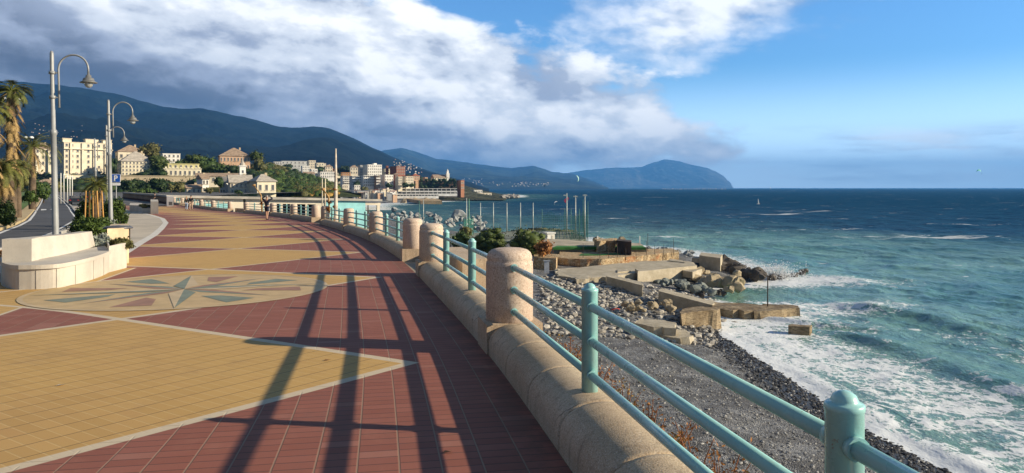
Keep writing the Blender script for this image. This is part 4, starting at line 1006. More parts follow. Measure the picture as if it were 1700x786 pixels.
for a in [
 ('pine_tree','tall dark pine with brownish top left of the white hillside villa',250,292,238,34,395,L_olive,'pine',30),
 ('pine_tree','bright green pine below the brownish one',262,292,256,36,385,L_pine,'round',28),
 ('pine_tree','dark pine behind the hotel and the second lamp post',186,300,262,20,370,L_dark,'round',20),
 ('pine_tree','round green pine at the left of the wooded knoll',322,296,257,34,400,L_pine,'pine',28),
 ('pine_tree','dark green pine in the middle of the wooded knoll',345,298,262,38,390,L_mid,'round',30),
 ('pine_tree','pine at the left edge of the salmon palazzo',364,298,270,30,385,L_mid,'round',26),
 ('oak_tree','dark round tree in front of the salmon palazzo',386,296,272,24,380,L_dark,'round',22),
 ('pine_tree','umbrella pine at the right edge of the salmon palazzo',425,290,252,24,425,L_pine,'pine',22),
 ('oak_tree','brown green oak just right of the palazzo',432,298,264,26,400,L_olive,'round',24),
 ('pine_tree','small pine before the white hillside villa',300,284,264,22,430,L_mid,'round',18),
 ('street_tree','dark street tree right of the parking sign',218,323,297,34,260,L_dark,'round',26),
 ('street_tree','broad dark tree in front of the long beige wall',262,324,296,38,262,L_dark,'round',32),
 ('street_tree','small olive tree left of the dark gabled house',284,323,304,16,255,L_olive,'round',16),
 ('street_tree','greyish olive tree beside the low white house',298,323,302,20,258,L_olive,'round',18),
 ('street_tree','green tree between white house and church',364,318,292,16,258,L_dark,'round',18),
 ('street_tree','low dark bush tree hiding the foot of the church',396,325,315,16,225,L_dark,'round',14),
 ('street_tree','olive bush tree in front of the two storey house',348,325,310,18,230,L_olive,'round',14),
 ('oak_tree','dark oak at the left edge of the crenellated building',270,300,282,20,345,L_dark,'round',16),
 ('hedge','bright green hedge under the street trees near the balustrade',236,326,313,40,250,L_mid,'shrub',26),
 ('street_tree','dark tree at the end of the road behind the date palm',72,322,300,22,260,L_dark,'round',16),
 ('street_tree','olive tree beside the low villa at the end of the road',96,322,302,18,240,L_olive,'round',16),
 ('pine_tree','flat topped pine right of the mast in the far town',573,300,276,34,930,L_dark,'pine',24),
 ('pine_tree','dark pine beside the grey institute building',478,286,273,20,940,L_dark,'round',16),
 ('pine_tree','dark pine below the stepped cream block',530,290,277,18,900,L_dark,'round',16),
 ('far_tree','dark tree before the white plastered block',646,316,304,14,760,L_dark,'round',14),
 ('far_tree','dark tree under the pale flats',673,314,303,15,760,L_dark,'round',14),
 ('far_tree','dark green tree beside the long white arcades',684,314,304,12,755,L_mid,'round',14),
 ('far_tree','dark tree between the balconied flats and the brown block',592,318,300,14,745,L_dark,'round',14),
 ('far_tree','olive tree beside the pale house right of the mast',605,322,309,14,720,L_olive,'round',14),
]: tree(*a)
# town slopes covered in bushes that nobody could count
def slope_bush(name, at_, boxes, leaf, size, n, label):
    mb = MB(); cs = []
    for i in range(n):
        bx = boxes[i % len(boxes)]; px_ = rng.uniform(bx[0], bx[1]); p = at_(px_, rng.uniform(bx[2], bx[3])); s_ = size*rng.uniform(.5, 1.3)
        mb.blob(p, (s_, s_, s_*.75), 1, .5, 1.4, seed=i); cs.append(p+Vector((0, 0, s_*.3)))
    mb.leaves(cs, 34, (size*.75, size*.75, size*.6), size*.17); return tag(mb.build(name, leaf), label, None, None, 'stuff')
slope_bush('hillside_scrub', at4, [(425,470,285,318),(455,520,292,324),(480,560,300,326)], L_mid, 2.1, 330, 'green scrub covering the hillside right of the church')
slope_bush('dark_hillside_scrub', at4, [(410,450,275,300),(430,500,282,318),(500,560,296,316)], L_dark, 2.2, 190, 'dark scrub patches on the hillside')
slope_bush('golden_scrub', at4, [(500,560,309,326),(490,556,312,326)], L_gold, 1.5, 150, 'golden dry reeds at the foot of the hillside')
slope_bush('brown_hillside_scrub', at4, [(420,480,270,300),(440,520,300,326),(520,560,304,318)], L_olive, 2.0, 210, 'brownish scrub on the hillside')
slope_bush('wooded_knoll_scrub', at4, [(300,420,280,300),(235,300,276,296),(-60,200,282,316),(200,330,306,320),(-60,60,285,318)], L_dark, 2.6, 420, 'dark shrubs between the villas')
slope_bush('town_greenery', at5, [(455,700,284,314),(560,700,298,322),(640,760,300,316),(450,560,286,310)], L_dark, 5.0, 520, 'dark greenery between the far town buildings')
slope_bush('town_greenery', at5, [(455,600,290,320),(540,700,300,324)], L_olive, 4.2, 240, 'olive greenery between the far town buildings')
# more pale houses filling the far town slope
hv = []
for w_i, wl_ in enumerate((W_cream, W_white, W_pale, W_salmon)):
    a = MB(); a.box((0, 0, -.5), (1, .8, 2.4)); a.box((0, 0, .72), (1.06, .86, .05), mi=1)
    for i_ in range(4):
        for j_ in range(3): a.box((-.36+i_*.24, -.41, -.1+j_*.27), (.07, .02, .12), mi=2)
    if w_i % 2: a.add([(-.53,-.43,.75),(.53,-.43,.75),(.53,.43,.75),(-.53,.43,.75),(-.3,0,1.0),(.3,0,1.0)], [(0,1,5,4),(1,2,5),(2,3,4,5),(3,0,4)], 1)
    hv.append(a.mesh('far_house', [wl_, R_red if w_i == 3 else R_tile, m_glass]))
for i in range(64):
    px_ = rng.uniform(456, 735); lo_ = 279 if px_ < 560 else (290 if px_ < 690 else 303); p = at5(px_, rng.uniform(lo_, min(lo_+20, 313)))
    o = bpy.data.objects.new('far_house', hv[i % 4]); col.objects.link(o); s_ = p.y/F*rng.uniform(6, 12); o.location = p+Vector((0, -3, s_*.15)); o.scale = (s_, s_*.8, s_*rng.uniform(.45, .8)); o.rotation_euler.z = R(rng.uniform(12, 40))
    tag(o, ('cream', 'white', 'pale yellow', 'pink red roofed')[i % 4]+' house among the trees of the far town', 'house', 'small %s houses of the far town' % ('cream', 'white', 'yellow', 'pink')[i % 4])
mbw = MB(); cs = []
for i in range(70):
    p = P(rng.uniform(694, 757), rng.uniform(298.5, 311), 796+rng.uniform(-4, 2)); r_ = rng.uniform(1.2, 2.6); mbw.blob(p, (r_, r_, r_*.8), 1, .5, 1.5, seed=i); cs.append(p)
mbw.leaves(cs, 26, (2, 1.5, 1.6), .5); tag(mbw.build('wall_ivy', L_dark), 'ivy and bushes on the long dark sea wall', None, None, 'stuff')
# low clutter of the far waterfront: small individual sheds and cabins
cab = ['white','cream','grey','salmon']
cm = [W_white, W_cream, W_grey, W_salmon]
for i in range(46):
    px_ = rng.uniform(566, 655); y_ = rng.uniform(310, 326); d_ = 640+(326-y_)*12; k = d_/F; w_ = rng.uniform(3, 9)*k; h_ = rng.uniform(1.3, 3.2)*k
    mb = MB(); mb.box((0, 0, h_/2-3), (w_, 4, h_+6)); mb.box((0, 0, h_+.1), (w_+.8, 4.8, .25), mi=1); mb.box((w_*.2, -2.02, h_*.4), (w_*.25, .1, h_*.6), mi=2)
    o = single(mb, 'beach_cabin', [cm[i % 4], W_white if i % 3 else R_red, m_glass], 'small %s beach cabin on the crowded far waterfront right of the mast' % cab[i % 4], 'cabin', P(px_, y_, d_), '%s cabins on the far waterfront' % cab[i % 4], loc_coords=True); o.rotation_euler.z = R(rng.uniform(5, 35))
#PART4
# ------------------------------------------------------------------ ruined terraces and slabs on the beach
m_conc, b = newmat('old_concrete'); v = tcoord(); n_a = noise(v, .7, 6, .65); n_b = noise(v, 6, 5, .7)
c_ = mixc(sstep(.3, .7, n_a), (.36, .31, .22), (.52, .46, .35)); c_ = mixc(sstep(.5, .75, n_b)*.5, c_, (.20, .16, .11)); c_ = mixc(sstep(.6, .8, noise(v, 2.1, 6, .7))*.5, c_, (.30, .17, .08))
lk(b, 'Base Color', c_); lk(b, 'Roughness', .9); lk(b, 'Specular IOR Level', .2); lk(b, 'Normal', bump(n_b+n_a, .7, .08))
m_mas, b = newmat('ruined_masonry'); v = tcoord(); n_a = noise(v, .55, 6, .7); cell = voro(scalev(v, (1, 1, 1.6)), 3.2, 'F1', 'Color'); ced = S(voro(scalev(v, (1, 1, 1.6)), 3.2, 'DISTANCE_TO_EDGE'))
c_ = mixc(sep(cell)[0], (.34, .22, .11), (.62, .50, .32)); c_ = mixc(sstep(.52, .7, n_a), c_, (.48, .22, .10)); c_ = mixc(sstep(.42, .3, n_a)*.7, c_, (.16, .11, .07)); c_ = mixc(sstep(.08, .02, ced)*.7, c_, (.12, .09, .06))
lk(b, 'Base Color', c_); lk(b, 'Roughness', .95); lk(b, 'Specular IOR Level', .1); lk(b, 'Normal', bump(ced+n_a, .9, .12))
m_brs, b = newmat('weathered_brown_stone'); v = tcoord(); n_a = noise(v, .5, 6, .7); n_b = noise(scalev(v, (1, 1, 4)), 2.2, 6, .75)
c_ = mixc(sstep(.35, .65, n_a), (.20, .145, .085), (.42, .33, .21)); c_ = mixc(sstep(.45, .62, n_b)*.7, c_, (.09, .065, .04)); c_ = mixc(sstep(.62, .75, noise(v, 1.3, 5, .7))*.6, c_, (.52, .44, .30))
lk(b, 'Base Color', c_); lk(b, 'Roughness', .9); lk(b, 'Specular IOR Level', .2); lk(b, 'Normal', bump(n_b+n_a, .9, .12))
m_turf = mat('green_turf_carpet', (.045, .17, .03), .95, .3, .5, .3, 20)
m_sandy = mat('sandy_terrace', (.42, .36, .26), .95, .2, .4, .5, 8, speck=.3)
def slab(name, label, poly, zt, zb_, m, cat='slab', group=None, kind=None, rough=.0, tilt=None, n=3):
    """broken slab: top outline traced at height zt, edges chipped"""
    pts = []
    ws_ = [zp(q[0], q[1], q[2] if len(q) > 2 else zt) for q in poly]
    for i, a in enumerate(ws_):
        c = ws_[(i+1) % len(ws_)]
        for k in range(n if rough else 1):
            q = a.lerp(c, k/(n if rough else 1)); 
            if rough: q = q+Vector((rng.normal(0, rough), rng.normal(0, rough), rng.normal(0, rough*.15)))
            pts.append(q)
    mb = MB(); k = len(pts); ctr = sum((p for p in pts), Vector())/k
    area = sum(pts[i].x*pts[(i+1)%k].y-pts[(i+1)%k].x*pts[i].y for i in range(k))
    if area < 0: pts = pts[::-1]
    low = [Vector((p.x+rng.normal(0, rough*.8), p.y+rng.normal(0, rough*.8), zb_)) for p in pts]
    mb.add([tuple(p) for p in low+pts], [tuple(range(k))[::-1]]+[(i, (i+1)%k, k+(i+1)%k, k+i) for i in range(k)]+[tuple(range(k, 2*k))])
    return single(mb, name, m, label, cat, Vector((ctr.x, ctr.y, zb_)), group, kind)
ZT = -9.05; ZU = -8.35
slab('masonry_terrace', 'long ruined masonry terrace with orange brown stone face', [(921,428),(960,430),(1000,431),(1040,427),(1075,424),(1100,421),(1127,419),(1118,413),(1060,414),(1000,415),(930,417)], ZT, -10.6, m_mas, 'terrace', rough=.18, n=5)
slab('turf_carpet', 'narrow green turf strip along the back of the masonry terrace', [(930,416),(1000,414.5),(1000,412),(930,413)], ZT+.05, ZT+.01, m_turf, 'turf')
slab('turf_carpet', 'bright green turf strip in front of the sandy terrace', [(962,424.5),(996,424),(1030,422),(1030,420.2),(996,421.5),(965,421.5)], ZT+.05, ZT+.01, m_turf, 'turf')
slab('upper_terrace', 'upper terrace of sandy ground behind the masonry wall', [(915,411),(1000,410.5),(1075,411.5),(1062,404),(1000,402),(965,400),(900,396),(890,404)], ZU, -10.2, m_sandy, 'terrace', rough=.12)
slab('turf_carpet', 'dark green carpet hanging over the edge of the upper terrace', [(918,411),(1000,410.5),(1072,411),(1066,408),(1000,409),(925,408)], ZU+.06, ZU-.35, m_turf, 'turf')
slab('court_terrace', 'sports court terrace with worn grey surface', [(890,402),(960,401),(975,396),(950,385),(880,384),(800,386),(700,392),(720,402)], -9.6, -11, mat('worn_court', (.22, .23, .17), .95, .35, .3, .3, 6), 'court', rough=.1)
slab('door_house_wall', 'small stone shed wall with a grey door at the left end of the terrace', [(887,428),(925,429),(925,422),(887,421)], -8.5, -10.6, m_mas, 'shed', rough=.05)
for (x0, x1, y0, y1, l, c_, ct) in ((903.5,911.5,433,452,'pale grey metal door in the stone shed wall',(.42,.45,.50),'door'),):
    p = zp((x0+x1)/2, 455, -10.3); k = p.y/F; mb = MB(); mb.box((0, 0, 11*k), ((x1-x0)*k, .12, 21*k)); mb.box((0, -.05, 22.2*k), ((x1-x0+3)*k, .2, 1.6*k)); single(mb, 'shed_door', mat('grey_metal', c_, .6, .1, 2), l, ct, (p.x, p.y-.3, -10.3), loc_coords=True)
slab('stone_ledge', 'low pale ledge in front of the shed door', [(921,446),(962,446),(985,452),(984,458),(921,454)], -9.9, -10.7, m_conc, 'slab', rough=.12)
slab('concrete_platform', 'broad cracked concrete platform between terrace and rocks', [(925,447),(962,444),(1010,440),(1060,434),(1120,432),(1152,436),(1150,441),(1060,453),(1010,461),(960,462),(925,458)], -9.75, -11.4, m_conc, 'platform', rough=.2, n=5)
slab('concrete_wall', 'long sunlit concrete block wall at the seaward edge of the platform', [(1060,451),(1157,441),(1152,437),(1056,446.5)], -9.35, -11.2, m_conc, 'wall', rough=.10, n=4)
slab('tilted_slab', 'dark tilted slab lying on the shingle left of the block wall', [(1005,459,-9.2),(1068,474,-9.3),(1064,468,-9.3),(1012,456,-9.3)], -9.3, -10.8, m_conc, 'slab', rough=.06)
slab('tilted_slab', 'long shaded slab leaning beside the low pier', [(1093,483,-9.3),(1183,507,-9.7),(1186,502,-9.8),(1100,479,-9.4)], -9.5, -11.2, m_conc, 'slab', rough=.06)
slab('broken_block', 'lit broken masonry block at the shoreward end of the low pier', [(1127,521),(1165,517),(1191,515),(1190,507),(1160,509),(1132,513)], -9.9, -11.8, m_brs, 'block', rough=.12)
slab('low_pier', 'low brown pier running into the foam with a rusty pole on it', [(1184,511),(1220,515),(1262,517),(1325,512),(1322,507),(1270,506),(1215,503),(1184,501)], -11.15, -13.5, m_brs, 'pier', rough=.22, n=5)
slab('sea_block', 'lone brown concrete block standing in the surf', [(1308,541),(1344,543.5),(1347,540),(1312,538.3)], -11.2, -13.5, m_brs, 'block', rough=.05)
slab('concrete_box', 'dark concrete box at the outer tip of the platform', [(1160,424),(1196,429),(1199,423),(1164,419.5)], -8.9, -11.4, m_conc, 'block', rough=.05)
slab('concrete_box', 'pale flat slab leaning against the dark concrete box', [(1149,428),(1190,434),(1192,431),(1155,426)], -9.5, -10.2, m_conc, 'slab', rough=.08)
for i, (q, l) in enumerate([([(1112,430),(1136,433),(1137,436),(1110,433)], 'dark cracked slab lifted on the platform near the sea'), ([(1060,529),(1100,532),(1126,536),(1122,545),(1085,543),(1056,537)], 'flat pale slab on the shingle near the pier foot'),
   ([(1100,546),(1142,549),(1150,558),(1126,562),(1098,556)], 'grey flat slab closest to the water below the broken block'), ([(1022,448),(1042,447),(1044,450),(1026,452)], 'thin dark slab lying on the platform'),
   ([(957,459),(978,458),(980,463),(956,464)], 'small dark slab pile at the front of the ledge'), ([(1130,448),(1150,444),(1165,447),(1150,452)], 'pale slab among the tan boulders')]):
    slab('broken_slab', l, q, -9.6-(i == 1)*.15-(i == 2)*.75-(i==5)*.2, -10.7-(i==2)*.6, m_conc, 'slab', 'broken slabs', rough=.12)
# boulders, each a thing
m_bd = stonemat('dark_wet_boulder', (.022, .020, .018), (.10, .085, .07)); m_bt = stonemat('tan_boulder', (.13, .10, .065), (.38, .31, .20)); m_bg = stonemat('green_grey_boulder', (.06, .08, .075), (.20, .22, .20)); m_bp = stonemat('pale_boulder', (.09, .10, .105), (.34, .35, .34))
bvar = {}
def boulder(px, py, z, wpx, m, label, group, hf=.8):
    key = (m.name, int(rng.integers(0, 6)))
    if key not in bvar:
        mb = MB(); mb.blob((0, 0, 0), 1.25, 2, .30, 1.6, seed=len(bvar)+5, smooth=False, cut=16); bvar[key] = mb.mesh('boulder', m)
    p = zp(px, py, z); s_ = wpx*p.y/F*.5; o = bpy.data.objects.new('boulder', bvar[key]); col.objects.link(o); o.location = (p.x, p.y, z+s_*.1)
    o.scale = (s_*rng.uniform(.9, 1.15), s_*rng.uniform(.8, 1.1), s_*hf*rng.uniform(.7, 1.1)); o.rotation_euler = (rng.uniform(-.3, .3), rng.uniform(-.3, .3), rng.uniform(0, 6.3)); tag(o, label, 'boulder', group)
def line_b(n, pts, z, w0, w1, m, label, group, sp=3):
    for i in range(n):
        t = (i+.5)/n*(len(pts)-1); k = min(int(t), len(pts)-2); f = t-k; boulder(pts[k][0]*(1-f)+pts[k+1][0]*f+rng.normal(0, sp), pts[k][1]*(1-f)+pts[k+1][1]*f+rng.normal(0, sp*.45), z, rng.uniform(w0, w1), m, label, group)
line_b(34, [(1178,438),(1205,444),(1232,450),(1268,460)], -11.0, 16, 34, m_bd, 'dark wet boulder in the row running out from the platform tip', 'dark boulders at the platform tip', 5)
line_b(11, [(1275,462),(1300,460),(1340,452)], -11.8, 9, 20, m_bd, 'dark rock washed by foam beyond the boulder row', 'outlying rocks in the foam', 4)
line_b(24, [(1150,455),(1180,462),(1205,470),(1222,480),(1225,462)], -10.9, 14, 28, m_bt, 'tan boulder piled beyond the block wall', 'tan boulders by the block wall', 7)
line_b(26, [(1095,474),(1120,470),(1140,476),(1160,482),(1185,480)], -10.9, 8, 20, m_bg, 'greenish grey boulder between block wall and low pier', 'greenish boulders between wall and pier', 6)
line_b(16, [(1150,488),(1180,490),(1205,486)], -11.4, 6, 13, m_bd, 'small dark stone at the water edge beside the low pier', 'small dark stones beside the pier', 6)
line_b(20, [(1040,505),(1070,512),(1090,508),(1120,508)], -9.9, 7, 18, m_bt, 'pale rubble rock on the shingle left of the leaning slab', 'rubble rocks on the shingle', 8)
line_b(14, [(990,402),(1000,404),(1015,403),(1040,404)], -8.9, 7, 15, m_bt, 'brown rock behind the upper terrace', 'brown rocks behind the upper terrace', 5)
line_b(16, [(1075,416),(1100,414),(1130,420),(1150,424)], -10.6, 6, 12, m_bp, 'pale rock along the seaward side of the terrace', 'pale rocks on the seaward side', 4)
line_b(60, [(635,357),(670,358),(710,359),(750,364),(790,366),(800,378)], -10.6, 6, 12, m_bp, 'pale angular boulder of the breakwater behind the railing', 'pale boulders of the breakwater', 7)
line_b(40, [(640,364),(690,368),(740,372),(790,380),(815,386)], -10.4, 6, 12, m_bp, 'pale angular boulder of the breakwater behind the railing', 'pale boulders of the breakwater', 6)
boulder(760, 358, -10.0, 24, m_bp, 'largest flat topped boulder of the pale breakwater', None, .6)
line_b(22, [(650,332),(690,334),(730,335)], -11.5, 6, 13, m_bt, 'brown rock of the far groyne across the bay', 'brown rocks of the far groyne', 4)
slab('far_groyne', 'long dark brown slab of the far groyne across the bay', [(672,329.5),(728,331),(734,333.5),(700,333.5)], -9, -12.5, m_mas, 'groyne', rough=.3)
# splash
mb = MB(); c0 = zp(1268, 463, SEA); cs = []
for i in range(90):
    a = rng.normal(0, 1); cs.append(c0+Vector((1.5+a*2.4, rng.normal(0, 1.6), abs(rng.normal(.1, .95))+.05)))
m_spray = mat('sea_spray', (.80, .82, .83), .9, .03, 1)
for i in range(5200):
    c = cs[int(rng.integers(0, 90))]+Vector((rng.normal(0, .5), rng.normal(0, .5), rng.normal(0, .35))); r_ = .015+.06*rng.random()**2
    if c.z < SEA+.05: c.z = SEA+.1
    mb.blob(c, (r_, r_, r_), 1, .2, 2, seed=i % 50, smooth=True)
struct(mb, 'sea_spray', m_spray, 'stuff')
# posts, poles
m_pole = mat('galvanised_pole', (.46, .50, .47), .5, .12, 2, metal=.2); m_rust = mat('rusty_iron', (.055, .04, .03), .8, .3, 3); m_gpole = mat('green_pole', (.10, .24, .17), .6, .2, 2)
def pole(px, yt, yb, z, r_, m, name, label, cat, group=None, extra=None):
    p = zp(px, yb, z); H_ = (yb-yt)*p.y/F; mb = MB(); mb.tube([(0, 0, -.5), (0, 0, H_)], [r_*.75, r_*.6], 8)
    if extra: extra(mb, H_, p.y/F)
    return single(mb, name, m, label, cat, p, group, loc_coords=True)
pole(1274.5, 458, 508, -11.1, .10, m_rust, 'iron_pole', 'thin dark iron pole standing on the low pier', 'pole')
side_l = ['first','second','third','fourth','fifth','sixth']
for i, (px, yt, yb, l) in enumerate([(797.6,337,383,'court light pole just right of the twin green poles'), (819,337,384,'court pole above the gap between breakwater and round bush'), (841.5,337,386,'court pole rising above the left round bush'),
    (864,337,386,'court pole between the two round bushes'), (885,337,385,'court pole above the right round bush')]):
    pole(px, yt, yb, -9.6, .17, m_pole, 'court_pole', l, 'pole', 'grey poles round the sports court')
def cross1(mb, H_, k): mb.box((-4*k, 0, H_*.62), (14*k, .12, .12)); mb.box((-3*k, 0, H_-1.2*k*3), (5*k, .3, .3))
pole(941, 321, 390, -9.6, .18, m_pole, 'flood_mast', 'tall grey mast with crossbar and a small flag left of the green netting', 'mast', None, cross1)
pole(955.5, 325, 396, -9.6, .18, m_pole, 'flood_mast', 'tall grey mast in the middle of the green netting', 'mast', None, lambda mb, H_, k: mb.box((0, 0, H_-1.5*k), (7*k, .25, .25)))
pole(971, 323, 397, -9.6, .18, m_pole, 'flood_mast', 'tall grey mast at the right side of the green netting', 'mast', None, lambda mb, H_, k: mb.box((0, 0, H_-1.5*k), (7*k, .25, .25)))
pole(774.5, 329, 388, -9.6, .17, m_pole, 'court_pole', 'pale pole of the close pair left of the round bushes', 'pole')
pole(778.5, 330, 392, -9.6, .22, m_gpole, 'court_pole', 'green pole of the close pair left of the round bushes', 'pole')
pole(696, 334, 375, -9.9, .13, m_gpole, 'court_pole', 'thin greenish pole above the first railing gap', 'pole')
pole(703, 332, 378, -9.9, .17, m_pole, 'court_pole', 'pale pole beside the thin greenish one above the railing gap', 'pole')
p = zp(936, 336, -9.6)
mb = MB(); q = P(936, 333, 180); mb.add([(0,0,0),(.9,.1,.9),(1.3,.1,.5),(.4,0,-.7)], [(0,1,2,3),(3,2,1,0)]); single(mb, 'flag', mat('magenta_cloth', (.35, .05, .12), .8), 'small magenta flag hanging from the tall mast crossbar', 'flag', q, loc_coords=True)
# green netting fence
def netting(pa, pb, H_, label, step=.45, th=.028):
    ro = root('net_fence', label, 'fence', (pa+pb)/2); L = (pb-pa).length; dr = (pb-pa)/L; mb = MB(); nrm = Vector((dr.y, -dr.x, 0))*th
    def strip_(a, c):
        w_ = (c-a).normalized().cross(nrm.normalized())*th; mb.add([a-w_, c-w_, c+w_, a+w_], [(0, 1, 2, 3)])
    n = int(L/step); m_ = int(H_/step); Z_ = Vector((0, 0, 1))
    for i in range(n+1): strip_(pa+dr*(i*L/n), pa+dr*(i*L/n)+Z_*(H_*(.75+.25*math.sin(i*.37)**2)))
    for j in range(m_+1): strip_(pa+Z_*(j*H_*.8/m_), pb+Z_*(j*H_*.8/m_))
    mb.build('net', mat('green_net', (.05, .30, .20), .8, .2, 1), ro)
    for f in (0, .5, 1):
        c = pa.lerp(pb, f); mb = MB(); mb.tube([c, c+Z_*(H_+.3)], .06, 6); mb.build('post', m_gpole, ro)
netting(zp(900, 395, -9.6), zp(976, 397, -9.6), 6.2, 'front green netting of the sports court between the tall masts')
netting(zp(976, 397, -9.6), zp(968, 384, -9.6), 8.0, 'dense green netting at the seaward end of the court', .35)
netting(zp(948, 399, -9.6), zp(976, 400, -9.6), 6.5, 'short green netting piece in front of the right mast', .4)
netting(zp(770, 391, -9.6), zp(786, 390, -9.6), 4.6, 'narrow green netting beside the twin poles', .4)
# thin wire fence posts on the terrace
for i, (px, yb, l) in enumerate([(968,428,'leftmost'), (996,430,''), (1010,429,''), (1025,428,''), (1039,427,''), (1056,426,''), (1073,424,''), (1087,422,''), (1102,421,''), (1118,420,'rightmost')]):
    pole(px, yb-(15 if i % 3 else 24), yb, ZT, .05, m_rust, 'fence_post', 'thin rusty fence post on the front edge of the masonry terrace', 'post', 'rusty fence posts of the masonry terrace')
pole(992, 392, 416, ZT, .14, W_white, 'white_post', 'white post with brackets on the terrace', 'post', None, lambda mb, H_, k: mb.box((0, 0, H_*.6), (5*k, .3, 2*k)))
pole(1062, 392, 405, ZU, .10, W_white, 'white_post', 'short white post beside the ruined dark wall', 'post')
for px in (1063, 1078): pass
pole(1075.5, 388, 413, ZU, .06, m_rust, 'fence_post', 'tall thin rusty post at the seaward end of the terrace', 'post')
slab('ruined_wall', 'low broken stone wall at the back of the upper terrace', [(990,400),(1020,399.5),(1022,396),(985,396)], -7.1, -9, m_mas, 'wall', rough=.3, n=5)
slab('ruined_wall', 'dark ruined wall fragment at the seaward corner of the upper terrace', [(1024,399.5),(1048,402),(1049,399),(1024,396.5)], -6.9, -9, mat('dark_ruin', (.07, .05, .04), .95, .4, .5, .6, 3), 'wall', rough=.12, n=3)
for x, l in ((911, 'white cabin box right of the round bushes'), (867, 'small white cabin between the two round bushes')):
    p = zp(x, 398 if x > 900 else 400, -9.4); k = p.y/F; mb = MB(); w_ = 13*k if x > 900 else 8*k; mb.box((0, 0, 5.5*k), (w_, 2.5, 11*k)); mb.box((0, 0, 11.3*k), (w_+.4, 2.9, .25)); mb.box((w_*.2, -1.27, 4*k), (w_*.3, .08, 7*k), mi=1); o = single(mb, 'cabin', [W_white, m_frame], l, 'cabin', p, loc_coords=True); o.rotation_euler.z = R(20)
# round bushes
tree('round_bush', 'left of the two large round dark bushes above the beach', 811, 422, 378, 62, 118, L_pine, 'shrub', 70, ls=.17, cat='bush')
tree('round_bush', 'right one of the two large round dark bushes above the beach', 874, 424, 379, 62, 113, L_pine, 'shrub', 70, ls=.17, cat='bush')
tree('round_bush', 'smaller round bush left of the two large ones, behind the railing post', 765, 418, 382, 36, 122, L_mid, 'shrub', 30, ls=.2, cat='bush')
tree('dry_bush', 'rusty brown dry bush at the right of the large round bushes', 902, 425, 398, 34, 108, L_rust, 'shrub', 22, ls=.2, cat='bush')
tree('low_scrub', 'low brownish hedge along the far side of the sports court', 905, 388, 380, 130, 205, L_olive, 'shrub', 34, ls=.3, cat='hedge')
tree('low_scrub', 'dark green shrub row by the court netting', 945, 399, 388, 44, 180, L_dark, 'shrub', 26, ls=.25, cat='hedge')
tree('low_scrub', 'green shrubs beside the twin poles', 775, 395, 372, 22, 160, L_olive, 'shrub', 18, ls=.2, cat='bush')
# sea traffic
def sail(px, py, d, h_, label, c, w_=.5):
    ro = root('sailboat', label, 'sailboat', P(px, py, d)); mb = MB(); mb.add([(0,-.05,0),(h_*w_*.6,0,h_*.12),(h_*w_*.25,.05,h_*.7),(0,0,h_),(0,.05,0),(h_*w_*.6,.1,h_*.12),(h_*w_*.25,.15,h_*.7),(0,.1,h_)], [(0,1,2,3),(7,6,5,4)]); local(mb, 'sail', mat(c[0], c[1], .7, .05, 1), ro)
    mb = MB(); mb.prism([(-h_*.22, -.3), (h_*.22, -.3), (h_*.32, 0), (h_*.22, .3), (-h_*.22, .3)], -.2, .25); local(mb, 'hull', W_white, ro)
sail(1258.5, 339, 618, 4.6, 'white windsurf sail on the dark water below the horizon', ('white_sail', (.8, .8, .78)), .35)
sail(1279, 314, 5200, 18, 'white sailing boat right on the horizon', ('white_sail', (.8, .8, .78)))
def kite(px, py, d, w_, h_, label, c, rot=0):
    mb = MB(); n = 14; vs = []
    for i in range(n+1):
        a = math.pi*i/n; r2_ = 1; ch = math.sin(a)**.6*.42+.04
        vs += [(-math.cos(a)*w_, -ch*h_*.2, math.sin(a)*h_-ch*h_*.5), (-math.cos(a)*w_, ch*h_*.2, math.sin(a)*h_+ch*h_*.25), (-math.cos(a)*w_*.97, 0, math.sin(a)*h_-ch*h_*.15-.05)]
    mb.add(vs, [(3*i, 3*i+3, 3*i+4, 3*i+1) for i in range(n)]+[(3*i+2, 3*i+1, 3*i+4, 3*i+5) for i in range(n)]+[(3*i, 3*i+2, 3*i+5, 3*i+3) for i in range(n)])
    o = single(mb, 'kite', mat(c[0], c[1], .6, .05, 1), label, 'kite', P(px, py, d), loc_coords=True); o.rotation_euler = (0, R(rot), R(15)); return o
kite(957, 297, 700, 3.1, 2.2, 'pale green kite low above the sea in front of the headland', ('kite_green', (.45, .75, .60)), 78)
kite(1625, 288, 420, 1.9, 2.0, 'small dark green kite high above the horizon at the right', ('kite_dark', (.03, .40, .24)), 20)
kite(906, 309, 900, 2.0, 1.8, 'thin dark kite near the foot of the mountains', ('kite_black', (.02, .03, .05)), -70)
kite(923, 338, 300, .9, .7, 'small white kite just above the court netting', ('kite_white', (.8, .8, .8)), -40)
for i in range(30):
    px = 1100+i*3.6+rng.normal(0, .8); p = zp(px, 313.4, SEA); p = P(px, 313.6, 8500) if p.y > 9000 else p; mb = None
    if i == 0: m0 = MB(); m0.lathe([(.01, -3), (4, -2), (5, 0), (4, 4), (1, 6), (.01, 7)], n=8); bm_ = m0.mesh('mooring_buoy', W_white)
    o = bpy.data.objects.new('mooring_buoy', bm_); col.objects.link(o); o.location = (p.x*.8, p.y*.8, SEA); tag(o, 'tiny white buoy in the line along the horizon', 'buoy', 'white buoys along the horizon below the headland')
